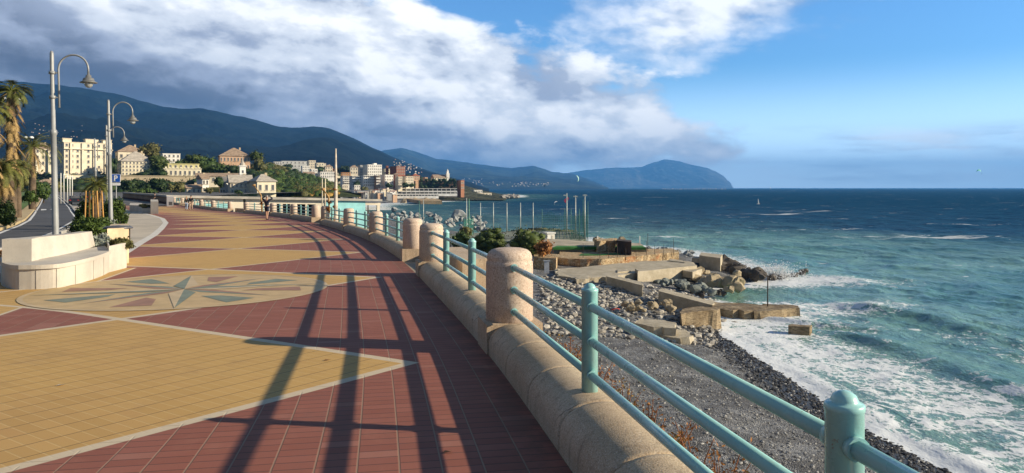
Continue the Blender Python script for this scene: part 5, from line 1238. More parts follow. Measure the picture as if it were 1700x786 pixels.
# ------------------------------------------------------------------ beach building beside the promenade
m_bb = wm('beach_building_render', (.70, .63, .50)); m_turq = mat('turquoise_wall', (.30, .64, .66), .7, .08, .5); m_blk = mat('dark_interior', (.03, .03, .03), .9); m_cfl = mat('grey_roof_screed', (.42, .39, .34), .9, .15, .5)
LA, LB = P(256, 324.5, 141), P(632, 331.5, 162)
ro = root('beach_building', 'long low beach building with flat roof and turquoise panels behind the railing', 'building', ((LA.x+LB.x)/2, (LA.y+LB.y)/2, -9))
ld = Vector((LB.x-LA.x, LB.y-LA.y, 0)).normalized(); ln = Vector((ld.y, -ld.x, 0))
def fpt(px):
    """point of the facade line seen in direction px"""
    k = (px-CX)/F; t = (k*LA.y-LA.x)/((LB.x-LA.x)-k*(LB.y-LA.y)); return LA.lerp(LB, t)
def fw(x0, x1, nm, m, top=0, bot=None, o0=0, o1=-.35):
    p, q = fpt(x0), fpt(x1); mb = MB(); vs = []
    for r_ in (p, q):
        for o_, z in ((o0, top), (o1, top), (o1, bot), (o0, bot)): vs.append((r_.x+ln.x*o_, r_.y+ln.y*o_, (r_.z+z) if z is not None else -9.6))
    mb.add(vs, [(0,1,2,3), (7,6,5,4), (0,4,5,1), (1,5,6,2), (2,6,7,3), (3,7,4,0)]); return mb.build(nm, m, ro)
fw(255, 632, 'roof', m_cfl, 0, -.25, .6, -13); fw(254.5, 632.5, 'fascia', m_cfl, .06, -.40, .95, .62)
for x0, x1 in ((256, 325), (337, 342), (354, 360), (379, 404), (408, 452), (524, 541)): fw(x0, x1, 'wall', m_bb, -.26)
for x0, x1 in ((325, 337), (342, 354), (360, 379)):
    fw(x0, x1, 'turquoise_panel', m_turq, -1.4, -3.6, -.05, -.3); fw(x0, x1, 'wall', m_bb, -.26, -1.41); fw(x0, x1, 'wall', m_bb, -3.61, None)
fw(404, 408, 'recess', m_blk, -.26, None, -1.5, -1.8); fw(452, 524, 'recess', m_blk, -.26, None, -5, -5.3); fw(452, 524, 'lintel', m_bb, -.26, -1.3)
for x in (456, 466, 482, 507): fw(x, x+3.5, 'column', m_bb, -1.31)
fw(541, 606, 'turquoise_wall', m_turq, -.26, None, .3, -.4); fw(606, 631, 'beam', m_bb, -.76, -1.3, .3, -.3); fw(625.5, 630, 'post', m_bb, -1.31, None, .3, -.3); fw(610, 611.5, 'thin_post', m_rust, -1.31, None, .2, 0)
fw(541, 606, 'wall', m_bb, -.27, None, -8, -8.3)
# mast with rusty fittings
p = P(557.5, 380, 46); k = 46/F; q = root('flag_mast', 'tall tapering white mast with rusty fittings in front of the turquoise wall', 'mast', (p.x, p.y, -9))
ztop = P(0, 247, 46).z; mb = MB(); mb.tube([(p.x, p.y, -9.5), (p.x, p.y, .2), (p.x, p.y, ztop*.55), (p.x, p.y, ztop)], [.14, .13, .09, .04], 10); mb.build('pole', mat('weathered_white_pole', (.60, .52, .42), .6, .25, 1.5), q)
for z_ in (1.65, .55, -.3):
    mb = MB(); mb.blob((p.x-.05, p.y, z_), (.17, .17, .13), 1, .4, 2, seed=3); mb.build('fitting', mat('rust_orange', (.36, .17, .06), .9, .3, 6), q)
# dead agaves
def agave(px, py, d, s_, label, stalk=0):
    ro = root('dry_agave', label, 'agave plant', P(px, py, d), 'dead agaves behind the railing'); mb = MB()
    for i in range(26):
        a = rng.uniform(0, 6.28); e = rng.uniform(.1, 1.2); L = s_*rng.uniform(.6, 1); w_ = s_*.07; dx = Vector((math.cos(a), math.sin(a), 0)); t0_ = Vector((0,0,.05)); md = dx*L*.6*math.cos(e)+Vector((0, 0, L*.6*math.sin(e))); tip = dx*L*math.cos(e*.6)+Vector((0, 0, L*math.sin(e)*.7)); sd_ = Vector((-dx.y, dx.x, 0))*w_
        mb.add([t0_-sd_, t0_+sd_, md+sd_, md-sd_, tip], [(0,1,2,3),(3,2,4)])
    local(mb, 'leaves', L_rust, ro)
    if stalk:
        mb = MB(); mb.tube([(0, 0, -.5), (-.05*stalk, 0, stalk*.5), (-.4*stalk, 0, stalk)], [.06, .05, .03], 6); mb.blob((-.4*stalk, 0, stalk), (.13, .12, .10), 1, .5, 2); local(mb, 'stalk', mat('dry_stalk', (.45, .28, .12), .9, .2, 4), ro)
agave(435, 341, 55, .6, 'leaning dead agave with a stalk right of the person with raised arms', 1.5)
agave(547, 340, 43, .55, 'dry rusty agave tangle left of the white mast', .9)
agave(545, 352, 43, .6, 'dry rusty agave clump low at the left foot of the mast')
for l_, px in (('thin pale pole over the golden scrub, left one', 535), ('thin pale pole over the golden scrub, right one', 540)):
    p = P(px, 327, 120); mb = MB(); mb.tube([(0, 0, -3), (0, 0, 30*120/F)], .09, 6); single(mb, 'pole', W_cream, l_, 'pole', p, loc_coords=True)

# ------------------------------------------------------------------ street lamps
m_lamp = mat('grey_lamp_paint', (.30, .31, .31), .45, .1, 2, metal=.1); m_lampd = mat('lamp_hood_paint', (.20, .20, .19), .45, .1, 2, metal=.3)
m_gl, b = newmat('lamp_glass'); lk(b, 'Base Color', (.75, .75, .70)); lk(b, 'Roughness', .15); lk(b, 'Transmission Weight', .6); lk(b, 'IOR', 1.3)
def lamp_meshes():
    H_ = 6.5; pr = []
    a = MB(); a.lathe([(.14, -.3), (.14, .25), (.115, .35), (.10, .5), (.088, 2.6), (.085, 3.75), (.108, 3.78), (.108, 3.9), (.07, 3.95), (.06, 6.42), (.04, 6.5), (.001, 6.5)], n=14)
    for z in (4.95, 5.75): a.lathe([(.10, z), (.10, z+.09)], n=12)
    pr.append(('pole', a, m_lamp))
    a = MB(); pts = [(.20, 0, 4.65), (.20, 0, 5.9)] + [(.20+.47-.47*math.cos(t), 0, 5.9+.47*math.sin(t)) for t in np.linspace(.15, math.pi*.98, 16)] + [(1.14, 0, 5.78)]
    a.tube(pts, .032, 8); a.tube([(0, 0, 5.79), (.2, 0, 5.79)], .025, 6); a.tube([(0, 0, 4.99), (.2, 0, 4.99)], .025, 6); pr.append(('arm', a, m_lamp))
    a = MB(); a.lathe([(.262, -.27), (.265, -.255), (.19, -.215), (.165, -.17), (.155, -.12), (.09, -.10), (.085, -.03), (.04, 0), (.035, .10)][::1], (1.14, 0, 5.72), n=20); a.lathe([(.0001, -.26), (.25, -.265)], (1.14, 0, 5.72), n=20); pr.append(('lamp_shade', a, m_lampd))
    a = MB(); a.lathe([(.02, -.43), (.07, -.415), (.115, -.36), (.13, -.29), (.125, -.26)], (1.14, 0, 5.72), n=16); pr.append(('lamp_glass', a, m_gl))
    return [(n_, m_.mesh(n_, mt)) for n_, m_, mt in pr]
LM = lamp_meshes()
lamp0 = None
for i, (px, d_, l) in enumerate([(93, 23.9, 'tallest looking street lamp with curved arm behind the white bench'), (184.5, 35.9, 'second curved arm street lamp beside the parking sign'),
     (180, 48.6, 'third street lamp just left of the parking sign lamp, lower in view'), (160, 59.7, 'fourth curved arm street lamp in front of the hotel')]):
    x_ = (px-CX)/F*d_; loc = (x_, d_, gz(d_))
    if lamp0 is None:
        lamp0 = root('street_lamp', l, 'street lamp', loc, 'curved arm street lamps along the promenade', R(4))
        for n_, me in LM: o = bpy.data.objects.new(n_, me); col.objects.link(o); o.parent = lamp0
        lamp0.rotation_euler.y = R(-1.2)
    else: copy_tree(lamp0, l, loc)
for j, (px, yt, d_, dm, l) in enumerate([(18, 158, 62, .62, 'triple globe lamp with white domes in the shaggy palm'), (48, 222, 110, .6, 'double globe lamp behind the date palm')]):
    top_ = P(px, yt+7, d_); ro = root('globe_lamp', l, 'street lamp', (top_.x, d_, gz(d_))); H_ = top_.z-gz(d_)
    mb = MB(); mb.tube([(0, 0, 0), (0, 0, H_-.2)], [.09, .06], 8); w_ = 13.5*d_/F if j == 0 else 4.2*d_/F; mb.tube([(-w_, 0, H_-.1), (w_, 0, H_-.1)], .04, 6); local(mb, 'pole', m_lamp, ro)
    for x_ in ((-w_, 0, w_) if j == 0 else (-w_, w_)):
        mb = MB(); r_ = .31 if j == 0 else .34; mb.lathe([(.02, 0), (r_*.95, .02)]+[(r_*math.cos(t), .05+r_*.85*math.sin(t)) for t in np.linspace(0, 1.5, 8)], (x_, 0, H_-.1), 16); local(mb, 'globe', mat('opal_globe', (.78, .77, .72), .35, .03, 1), ro)
# thin masts beyond the junction
for i, px in enumerate((101, 106, 112, 116, 120)):
    mb = MB(); d_ = 125+i*4; mb.tube([(0, 0, 0), (0, 0, (332-281-i*2)*d_/F)], .07, 6); single(mb, 'flagpole', W_white, 'slim white flagpole in the row in front of the hotel', 'flagpole', (P(px, 0, d_).x, d_, gz(d_)), 'slim white flagpoles before the hotel', loc_coords=True)
# parking sign
m_blue = mat('sign_blue', (.01, .09, .42), .4, .04, 1); m_sw2 = mat('sign_white', (.78, .78, .78), .4, .03, 1)
d_ = 50; k = d_/F; ro = root('parking_sign', 'blue square parking sign with white P and a small white plate below', 'road sign', ((192.5-CX)*k, d_, gz(d_)), None, R(10))
z_ = lambda y_: EYE-(y_-HY)*k-gz(d_)
mb = MB(); mb.tube([(0, .05, 0), (0, .05, z_(289))], .03, 8); local(mb, 'pole', m_lamp, ro)
def rpoly(w_, h_, r_, c, y0, n=5):
    pts = []
    for cx_, cz_, a0 in ((w_/2-r_, h_/2-r_, 0), (-w_/2+r_, h_/2-r_, 90), (-w_/2+r_, -h_/2+r_, 180), (w_/2-r_, -h_/2+r_, 270)):
        for i in range(n+1): a = R(a0+90*i/n); pts.append((c[0]+cx_+r_*math.cos(a), y0, c[1]+cz_+r_*math.sin(a)))
    return pts
def plate(name, w_, h_, c, y0, m, th=.02):
    mb = MB(); f_ = rpoly(w_, h_, .04, c, y0); g_ = [(p[0], p[1]+th, p[2]) for p in f_]; n = len(f_); mb.add(f_+g_, [tuple(range(n))]+[tuple(range(n, 2*n))[::-1]]+[(i, n+i, n+(i+1)%n, (i+1)%n) for i in range(n)]); return mb
pc = (z_(289.3)+z_(303.2))/2; s_ = 13.8*k
bd_ = local(plate('p', s_, s_, (0, pc), 0, None), 'panel', m_sw2, ro)
plate('p', s_-.04, s_-.04, (0, pc), -.006, None, .004).build('blue_field', m_blue, bd_, (0., 0., 0.))
mb = MB(); hh = s_*.34; y0 = -.012; st = .075
mb.add([(-.12, y0, pc-hh), (-.12+st, y0, pc-hh), (-.12+st, y0, pc+hh), (-.12, y0, pc+hh)], [(0, 1, 2, 3)])
n = 12; R1, R2 = hh*.56, hh*.56-st*.9; cz_ = pc+hh-R1; ou = [(-.12+st, pc+hh)]+[(.01+R1*math.cos(t), cz_+R1*math.sin(t)) for t in np.linspace(math.pi/2, -math.pi/2, n)]+[(-.12+st, cz_-R1)]
inn = [(-.12+st, cz_+R2)]+[(.01+R2*math.cos(t), cz_+R2*math.sin(t)) for t in np.linspace(math.pi/2, -math.pi/2, n)]+[(-.12+st, cz_-R2)]
m_ = len(ou); mb.add([(a, y0, b_) for a, b_ in ou]+[(a, y0, b_) for a, b_ in inn], [(m_+i, m_+i+1, i+1, i) for i in range(m_-1)])
mb.build('letter_p', m_sw2, bd_, (0., 0., 0.))
local(plate('p', s_, s_*.30, (0, z_(306.2)), 0, None), 'lower_plate', m_sw2, ro)
# ------------------------------------------------------------------ bench and planters
m_bench, b = newmat('bench_stone'); v = tcoord(); n_a = noise(v, 1.5, 5, .6); n_b = noise(v, 70, 2, .7)
c_ = mixc(sstep(.3, .7, n_a), (.46, .42, .36), (.58, .53, .45)); c_ = mixc(sstep(.56, .68, n_b)*.4, c_, (.28, .26, .23)); c_ = mixc(sstep(.6, .8, noise(v, 3.2, 6, .7))*.3, c_, (.36, .30, .22))
lk(b, 'Base Color', c_); lk(b, 'Roughness', .8); lk(b, 'Specular IOR Level', .2); lk(b, 'Normal', bump(n_b, .3, .004))
m_soil = mat('planter_soil', (.07, .045, .03), .95, .3, 5)
G = lambda px, py: gp(px, py)
fA = [G(4,479), G(20,480.5), G(45,481), G(75,480), G(100,478), G(125,472.5), G(150,465.5), G(168,459), G(181,452.5)]
bk = [G(181,441), G(150,447), G(110,453), G(60,456), G(20,458), G(2,464)]
ro = root('stone_bench', 'long curved white stone bench with a tall backrest at the left', 'bench', fA[3])
def smooth_curve(ps, k=4):
    out = []
    for i in range(len(ps)-1):
        p0, p1, p2, p3 = ps[max(i-1, 0)], ps[i], ps[i+1], ps[min(i+2, len(ps)-1)]
        for j in range(k):
            t = j/k; out.append(.5*((2*p1)+(p2-p0)*t+(2*p0-5*p1+4*p2-p3)*t*t+(3*p1-p0-3*p2+p3)*t**3))
    return out+[ps[-1]]
poly = [(p.x, p.y) for p in smooth_curve([G(2,466), G(3,474)]+fA[1:])+bk[:-1]]; g0 = gz(14.5)
mb = MB(); mb.prism(poly, g0-.15, g0+.39); mb.build('base', m_bench, ro)
mj = mat('dark_joint', (.30, .27, .23), .9)
sc_ = smooth_curve(fA[1:])
for j in (2, 6, 11, 16, 21, 25):
    mb = MB(); q0 = sc_[min(j, len(sc_)-2)]; q1 = sc_[min(j, len(sc_)-2)+1]; dq = (q1-q0).normalized(); nq = Vector((dq.y, -dq.x, 0)); mb.box((q0.x+nq.x*.0, q0.y, g0+.15), (.009, .014, .46), math.atan2(dq.y, dq.x)); mb.build('joint', mj, ro)
ctrx = sum(p[0] for p in poly)/len(poly); ctry = sum(p[1] for p in poly)/len(poly)
mb = MB(); mb.prism([(ctrx+(x-ctrx)*1.03+.01, ctry+(y-ctry)*1.03) for x, y in poly], g0+.391, g0+.47); mb.build('seat', m_bench, ro)
bA, bB = P(52, 395, 14.75), P(151, 383, 18.2)
bz0, bz1 = g0+.471, bA.z
dr = (bB-bA); dr.z = 0; L_ = dr.length; dr.normalize(); nn = Vector((dr.y, -dr.x, 0))
mb = MB(); pb_ = []
sec = [(-.02, bz0), (.10, bz0), (.02, bz1), (-.26, bz1), (-.30, bz0)]
vs = []
for j in range(9):
    c = bA+dr*(L_*j/8)+nn*(.12*math.sin(math.pi*j/8))
    for (o_, zz) in sec: vs.append((c.x+nn.x*o_, c.y+nn.y*o_, zz+(bB.z-bA.z-.02)*(j/8)*(1 if zz > bz0 else 0)))
mb.add(vs, [(j*5+i, (j+1)*5+i, (j+1)*5+(i+1)%5, j*5+(i+1)%5) for j in range(8) for i in range(5)]+[(0,1,2,3,4), (44,43,42,41,40)]); mb.build('backrest', m_bench, ro)
mb = MB(); c = bA-dr*.0; mb.box((c.x-nn.x*.12-dr.x*.18, c.y-nn.y*.12-dr.y*.18, (bz0+bz1)/2), (.36, .52, bz1-bz0), math.atan2(dr.y, dr.x)); mb.build('end_block', m_bench, ro)
def planter(name, label, poly, h_, wall=.12, m=None, soil=True):
    m = m or m_bench; ps = [G(*q) for q in poly]; ctr = sum(ps, Vector())/len(ps); g_ = gz(ctr.y); ro = root(name, label, 'planter', (ctr.x, ctr.y, g_))
    mb = MB(); k = len(ps); inn = [p.lerp(ctr, min(.4, wall/max(.3, (p-ctr).length))) for p in ps]
    if sum(ps[i].x*ps[(i+1)%k].y-ps[(i+1)%k].x*ps[i].y for i in range(k)) < 0: ps = ps[::-1]; inn = inn[::-1]
    vs = [(p.x, p.y, g_-.12) for p in ps]+[(p.x, p.y, g_+h_) for p in ps]+[(p.x, p.y, g_+h_) for p in inn]+[(p.x, p.y, g_+h_-.1) for p in inn]
    mb.add(vs, [(j*k+i, j*k+(i+1)%k, (j+1)*k+(i+1)%k, (j+1)*k+i) for j in range(3) for i in range(k)]); mb.build('box', m, ro)
    mb = MB(); mb.add([(p.x, p.y, g_+h_-.09) for p in inn], [tuple(range(k))]); mb.build('soil', m_soil, ro); return ro, ctr, g_
planter('planter', 'white stone planter joined to the right end of the bench', [(181,452.5),(210,445),(211,436),(176,440)], .62)
pp = G(203, 434)
mb = MB(); p2 = [G(178,441), G(214,437), G(214,426), G(184,428)]; mb.prism([(p.x, p.y) for p in p2], gz(18)-.1, gz(18)+.92); single(mb, 'stone_block', mat('warm_stone_block', (.60, .47, .30), .85, .15, 2, .2, 40), 'tall warm stone block behind the bench planter, carrying the bin hood', 'stone block', (pp.x, pp.y, gz(18)))
c = P(196, 377, 19.3); ro = root('litter_bin', 'dark flat hooded litter bin on the stone block by the planter', 'litter bin', (c.x, c.y, c.z-.35)); 
mb = MB(); mb.lathe([(.001, .045), (.30, .02), (.36, -.02), (.345, -.045), (.001, -.04)], (0, 0, .35), 24); local(mb, 'hood', mat('dark_grey_metal', (.13, .13, .14), .45, .15, 3, metal=.4), ro)
for x_ in (-.2, .22): mb = MB(); mb.box((x_, .05, .14), (.05, .2, .38)); local(mb, 'leg', m_rust, ro)
def bush(name, label, px, yb, yt, wpx, d, leaf, n=30, ls=None, cat='bush', dp=.6):
    k = d/F; loc = P(px, yb, d); H_ = (yb-yt)*k; W = wpx*k; ro = root(name, label, cat, loc); cr = MB(); cs = []
    ls = ls or W*.04
    for i in range(n):
        a = rng.uniform(0, 6.28); u = rng.uniform(0, 1); s_ = math.sqrt(1-u*u*.8); cs.append(Vector((math.cos(a)*s_*W*.46, math.sin(a)*s_*W*dp*.46, H_*(.12+.8*u))))
    for i in range(5): cr.blob((rng.normal(0, W*.15), rng.normal(0, W*.1), H_*.42), (W*.28, W*.28*dp, H_*.42), 2, .4, 1.6, seed=i+int(px))
    cr.leaves(cs, 60, (W*.14, W*.14*dp, H_*.2), ls); local(cr, 'foliage', leaf, ro); mb = MB(); mb.tube([(0, 0, -.3), (0, 0, H_*.5)], [W*.03, W*.015], 6); local(mb, 'stem', m_bark, ro); return ro
bush('silver_bush', 'round silver leaved bush in the planter beside the backrest', 167, 414, 392, 33, 18.4, L_silver, 26, .035)
bush('trailing_plant', 'olive trailing plant hanging over the planter edge', 200, 413, 397, 36, 18.0, L_olive, 26, .04)
bush('low_hedge', 'low dark green hedge behind the bench and planter', 152, 388, 363, 66, 33, L_mid, 60, .07, 'hedge', .7)
bush('low_hedge', 'grey green tuft at the right end of the low hedge', 180, 374, 364, 22, 34, L_silver, 16, .05, 'hedge')
bush('green_bush', 'rounded bright green bush right of the staked palm', 188, 376, 334, 40, 42, L_mid, 50, .09)
bush('green_bush', 'rounded green bush left of the staked palm', 146, 370, 335, 34, 43, L_mid, 40, .09)
bush('dry_hedge', 'dry brown creeping plants at the left of the bench back', 22, 436, 414, 64, 16.5, L_rust, 34, .05, 'hedge', .6)
bush('dark_bush', 'dark bush at the left edge beside the road', 6, 372, 335, 34, 40, L_dark, 34, .08)
bush('dark_bush', 'green bush on the lawn near the bend of the road', 50, 335, 317, 22, 80, L_mid, 24, .12)
# small palm with stakes
def palm(name, label, px, d, ytop, rpx, leaf, trunk_r, nf_=34, droop=1.0, skirt=0, fan=False, group=None, base=None, lean=0, thin=False):
    k = d/F; ctr = P(px, ytop+rpx*.35, d); g_ = gz(d) if base is None else base; ro = root(name, label, 'palm tree', (ctr.x, d, g_), group); H_ = ctr.z-g_; Rr = rpx*k
    mb = MB(); n = 14; pts = [(lean*math.sin(i/n*1.5), 0, H_*i/n) for i in range(n+1)]; mb.tube(pts, [trunk_r*(1.25-.35*i/n+.08*(i % 2)) for i in range(n+1)], 10); local(mb, 'trunk', m_bark, ro)
    def fronds(mb, cnt, emin, emax, L, dr_, z0, zr=0):
        for i in range(cnt):
            a = rng.uniform(0, 6.283); e = rng.uniform(emin, emax); L2 = L*rng.uniform(.8, 1.08); dx = Vector((math.cos(a), math.sin(a), 0)); sd_ = Vector((-dx.y, dx.x, 0)); p = Vector((lean, 0, z0-zr*rng.random())); ns = 9; pts = [p.copy()]
            el = e
            for j in range(ns): p = p+(dx*math.cos(el)+Vector((0, 0, math.sin(el))))*L2/ns; pts.append(p.copy()); el -= dr_*rng.uniform(.14, .24)
            mb.tube(pts, [trunk_r*.12*(1-j/(ns+1)) for j in range(ns+1)], 4, cap=False)
            for j in range(2 if not fan else 5, ns+1):
                q = pts[j]; tdir = (pts[min(j+1, ns)]-pts[j-1]).normalized()
                for h_ in range(4):
                    q2 = q-tdir*(L2/ns*h_/4)
                    for sg in (-1, 1):
                        ll = L2*((.14 if thin else .20) if not fan else .30)*(1-.6*abs(j/ns-.55))*rng.uniform(.75, 1.1); tip = q2+(sd_*sg*.75+tdir*.65+Vector((0, 0, -.28*rng.random())))*ll; wv = tdir*ll*.07
                        mb.add([q2-wv, q2+wv, tip], [(0, 1, 2)])
    mb = MB(); fronds(mb, nf_, -.1, 1.35, Rr, droop, H_); local(mb, 'crown', leaf, ro)
    if skirt:
        mb = MB(); fronds(mb, skirt, -1.35, -.35, Rr*.72, .45, H_, H_*.55 if skirt > 60 else Rr*.4); local(mb, 'dead_fronds', L_dead, ro)
    return ro
q = palm('small_palm', 'small palm tied between orange wooden stakes in the verge', 160, 38.5, 298, 32, L_palm, .2, 40, .9, 24)
q = P(160, 0, 38.3)
for i, (dx_, dy_) in enumerate(((-.42,-.1),(-.30,-.25),(-.16,-.1),(.14,-.2),(.30,-.05),(.42,-.2),(.52,.1))):
    mb = MB(); mb.tube([(0, 0, -.1), (-dx_*.25, 0, 2.05)], .033, 6); single(mb, 'wooden_stake', mat('orange_timber', (.50, .27, .08), .8, .2, 4), 'orange wooden stake supporting the small palm', 'stake', (q.x+dx_, 38+dy_, gz(38)), 'orange stakes round the small palm', loc_coords=True)
palm('shaggy_palm', 'tall shaggy fan palm with a thick skirt of dead fronds at the left edge', 19, 47, 140, 36, L_palm, .26, 46, 1.0, 200, True)
palm('date_palm', 'date palm with arching fronds beside the road', 54, 92, 226, 52, L_palm, .34, 44, .9, 22, thin=True)
palm('short_palm', 'short bushy palm low at the left edge', 4, 44, 268, 50, L_palm, .24, 60, 1.25, 40)
palm('short_palm', 'dark low palm between the short palm and the lawn', 30, 56, 272, 30, L_palm, .2, 40, 1.2, 30)
palm('shaggy_palm', 'shaggy palm trunk behind the short palm', -14, 40, 170, 40, L_palm, .3, 40, 1.0, 120, True)
tree('park_tree', 'olive tree filling the park behind the palms at the left edge', 20, 330, 262, 70, 105, L_olive, 'round', 40, ls=.25)
tree('park_tree', 'green shrubby tree at the far end of the lawn', 72, 330, 300, 30, 130, L_mid, 'shrub', 24, ls=.25)
# second planter group
mb = MB()
def prism_px(poly, h_, name, label, cat, m, group=None):
    ps = [G(*q) for q in poly]; g_ = gz(ps[0].y); mb = MB(); mb.prism([(p.x, p.y) for p in ps], g_-.1, g_+h_); c = sum(ps, Vector())/len(ps); return single(mb, name, m, label, cat, (c.x, c.y, g_), group)
planter('planter', 'white planter in the second seating group beyond the walk', [(236,355),(253,355),(250,350.5),(232,351)], .62)
prism_px([(250,355.5),(263,355.5),(262,351.5),(250,351)], 1.25, 'stone_block', 'tall white stone block at the right of the second planter group', 'stone block', m_bench)
prism_px([(215,352.5),(236,353.5),(236,349.5),(216,349)], .8, 'stone_bench', 'small white stone bench at the left of the second planter group', 'bench', m_bench)
bush('low_plant', 'small olive plants in the second planter', 241, 345, 339, 18, 75, L_olive, 12, .06)
prism_px([(277,343),(288,343),(287,341),(276,341)], 1.5, 'stone_kiosk', 'square white kiosk block with a louvred vent at the far end of the railing', 'kiosk', W_white)
mb = MB(); p = G(284, 343.2); mb.box((p.x, p.y-.15, gz(p.y)+.45), (.55, .06, .5)); single(mb, 'vent_grille', m_lampd, 'small grey vent grille on the square white kiosk', 'grille', (p.x, p.y, gz(p.y)))
# balustrade beyond the kiosk
sb0, sb1 = s_at_y(126), s_at_y(169)
ro = root('balustrade', 'far balustrade with pale balusters before dark red panels', 'balustrade', fp((sb0+sb1)/2, 0)); m_dred = mat('dark_red_panel', (.10, .035, .025), .9, .2, 1)
def arcz(s0_, s1_, t0, t1, z0, z1, n=20):
    mb = MB(); vs = []
    for k in range(n+1):
        a, c = fp(s0_+(s1_-s0_)*k/n, t0), fp(s0_+(s1_-s0_)*k/n, t1); vs += [(a.x, a.y, a.z+z0), (a.x, a.y, a.z+z1), (c.x, c.y, c.z+z1), (c.x, c.y, c.z+z0)]
    mb.add(vs, [(4*k+j, 4*k+4+j, 4*k+4+(j+1)%4, 4*k+(j+1)%4) for k in range(n) for j in range(4)]+[(0,1,2,3), (4*n+3, 4*n+2, 4*n+1, 4*n)]); return mb
arcz(sb0, sb1, .3, -.2, 1.15, 1.45).build('handrail', m_bench, ro); arcz(sb0, sb1, -.05, -.15, .2, 1.15).build('panel', m_dred, ro); arcz(sb0, sb1, .3, -.2, -.1, .2).build('plinth', m_dred, ro)
for i in range(34):
    mb = MB(); mb.lathe([(.14, .2), (.20, .35), (.24, .5), (.12, .9), (.18, 1.15)], fp(sb0+(sb1-sb0)*(i+.5)/34, .12), 8); mb.build('baluster', W_salmon, ro)
# car and bollards on the road side
def car(loc, rz, label, c):
    ro = root('parked_car', label, 'car', loc, None, rz); mb = MB()
    prof = [(-2.1,.35),(-2.1,.75),(-1.9,.9),(-1.2,.98),(-.7,1.42),(.6,1.45),(1.25,1.0),(2.0,.88),(2.12,.6),(2.1,.35)]
    n = len(prof); mb.add([(x_, -.82, z_) for x_, z_ in prof]+[(x_, .82, z_) for x_, z_ in prof], [tuple(range(n)), tuple(range(n, 2*n))[::-1]]+[(i, n+i, n+(i+1)%n, (i+1)%n) for i in range(n)]); local(mb, 'body', mat('dark_car_paint', c, .25, .05, 1, spec=.6), ro)
    mb = MB(); mb.add([(-1.02,-.835,1.03),(.98,-.835,1.05),(.55,-.835,1.38),(-.66,-.835,1.36)]+[(-1.02,.835,1.03),(.98,.835,1.05),(.55,.835,1.38),(-.66,.835,1.36)]+[(-1.19,-.7,1.02),(-1.19,.7,1.02),(-.76,.6,1.40),(-.76,-.6,1.40)], [(0,1,2,3),(7,6,5,4),(8,11,10,9)]); local(mb, 'windows', m_glass, ro)
    for x_ in (-1.3, 1.3):
        for y_ in (-.78, .78): mb = MB(); mb.tube([(x_, y_-.1, .32), (x_, y_+.1, .32)], .32, 16); local(mb, 'wheel', m_blk, ro)
    for y_ in (-.6, .6): mb = MB(); mb.box((-2.1, y_, .72), (.05, .3, .14)); local(mb, 'tail_light', mat('tail_light_red', (.35, .02, .02), .3), ro)
car(gp(126, 339.5), R(115), 'small dark car parked at the right side of the road before the hotel', (.015, .017, .022))
car(gp(141, 333), R(115), 'silver car half hidden behind the staked palm', (.30, .31, .33))
for i in range(7):
    p = gp(112-i*2.2, 349-i*3.6); mb = MB(); mb.lathe([(.09, 0), (.09, .8), (.05, .9), (.001, .92)], n=8); single(mb, 'bollard', m_rust, 'short dark bollard along the right kerb of the road', 'bollard', (p.x+3.4, p.y, gz(p.y)), 'dark bollards along the road kerb', loc_coords=True)
p = gp(205, 352); mb = MB(); mb.lathe([(.22, 0), (.24, .75), (.26, .78), (.26, .86), (.1, .95), (.001, .96)], n=12); single(mb, 'waste_basket', m_rust, 'dark round waste basket near the parking sign lamp', 'litter bin', p, loc_coords=True)
# ------------------------------------------------------------------ dry plants behind the kerb and the green mesh strip
spots = [(1080,9),(1120,9),(1050,6),(1010,9),(985,10),(965,7),(940,9),(925,6),(1165,7),(1215,6),(805,8),(770,7),(750,6),(733,6),(905,8),(890,6),(1085,5),(1150,5),(655,5),(640,4)]
pls = ['in front of the second post from the viewer','under the near rails','beside the nearest pillar','between pillar and second post','in the bay right of the nearest pillar','low behind the kerb']
_PD = np.array([CX+F*fp(s_, -.8).x/max(fp(s_, -.8).y, .5) if fp(s_, -.8).y > 1 else 9999 for s_ in _S])
for i, (px, hs) in enumerate(spots):
    s_ = float(_S[np.argmin(np.abs(_PD-px))]); p = fp(s_, -.95); hgt = rng.uniform(.35, .65)*(.85 if px > 900 else .75)
    base = (p.x, p.y, p.z-.35); ro = root('dry_weed', 'rusty dry weed growing %s' % ('behind the kerb of the near bay' if px > 880 else 'behind the kerb beyond the nearest pillar'), 'weed', base, 'dry weeds along the outer side of the kerb')
    mb = MB(); lf = MB(); cs = []
    for j in range(9):
        a = rng.uniform(0, 6.28); L2 = hgt*rng.uniform(.5, 1); tip = Vector((math.cos(a)*L2*.42, math.sin(a)*L2*.42, L2)); mid = tip*.5+Vector((0, 0, L2*.12)); mb.tube([(0, 0, 0), mid, tip], [.007, .005, .002], 4, cap=False)
        for f in np.linspace(.2, 1, 7): cs.append(Vector((0,0,0)).lerp(tip, f)+Vector((0, 0, .1*L2*(1-f))))
    lf.leaves(cs, 4, (.05, .05, .045), .017); local(mb, 'stems', mat('dry_stem', (.20, .08, .04), .9, .2, 6), ro); local(lf, 'leaves', L_rust if i % 3 else L_gold, ro)
mb = MB(); n = 24; vs = []
sa_, sb_ = s_at_y(2.4), s_at_y(5.6)
for k in range(n+1):
    a, c = fp(sa_+(sb_-sa_)*k/n, -.78), fp(sa_+(sb_-sa_)*k/n, -1.12); vs += [(a.x, a.y, a.z-.42+.01*math.sin(k*2.1)), (c.x, c.y, c.z-.60+.02*math.sin(k*1.7)), (c.x, c.y, c.z-.63), (a.x, a.y, a.z-.45)]
mb.add(vs, [(4*k+j, 4*k+4+j, 4*k+4+(j+1)%4, 4*k+(j+1)%4) for k in range(n) for j in range(4)])
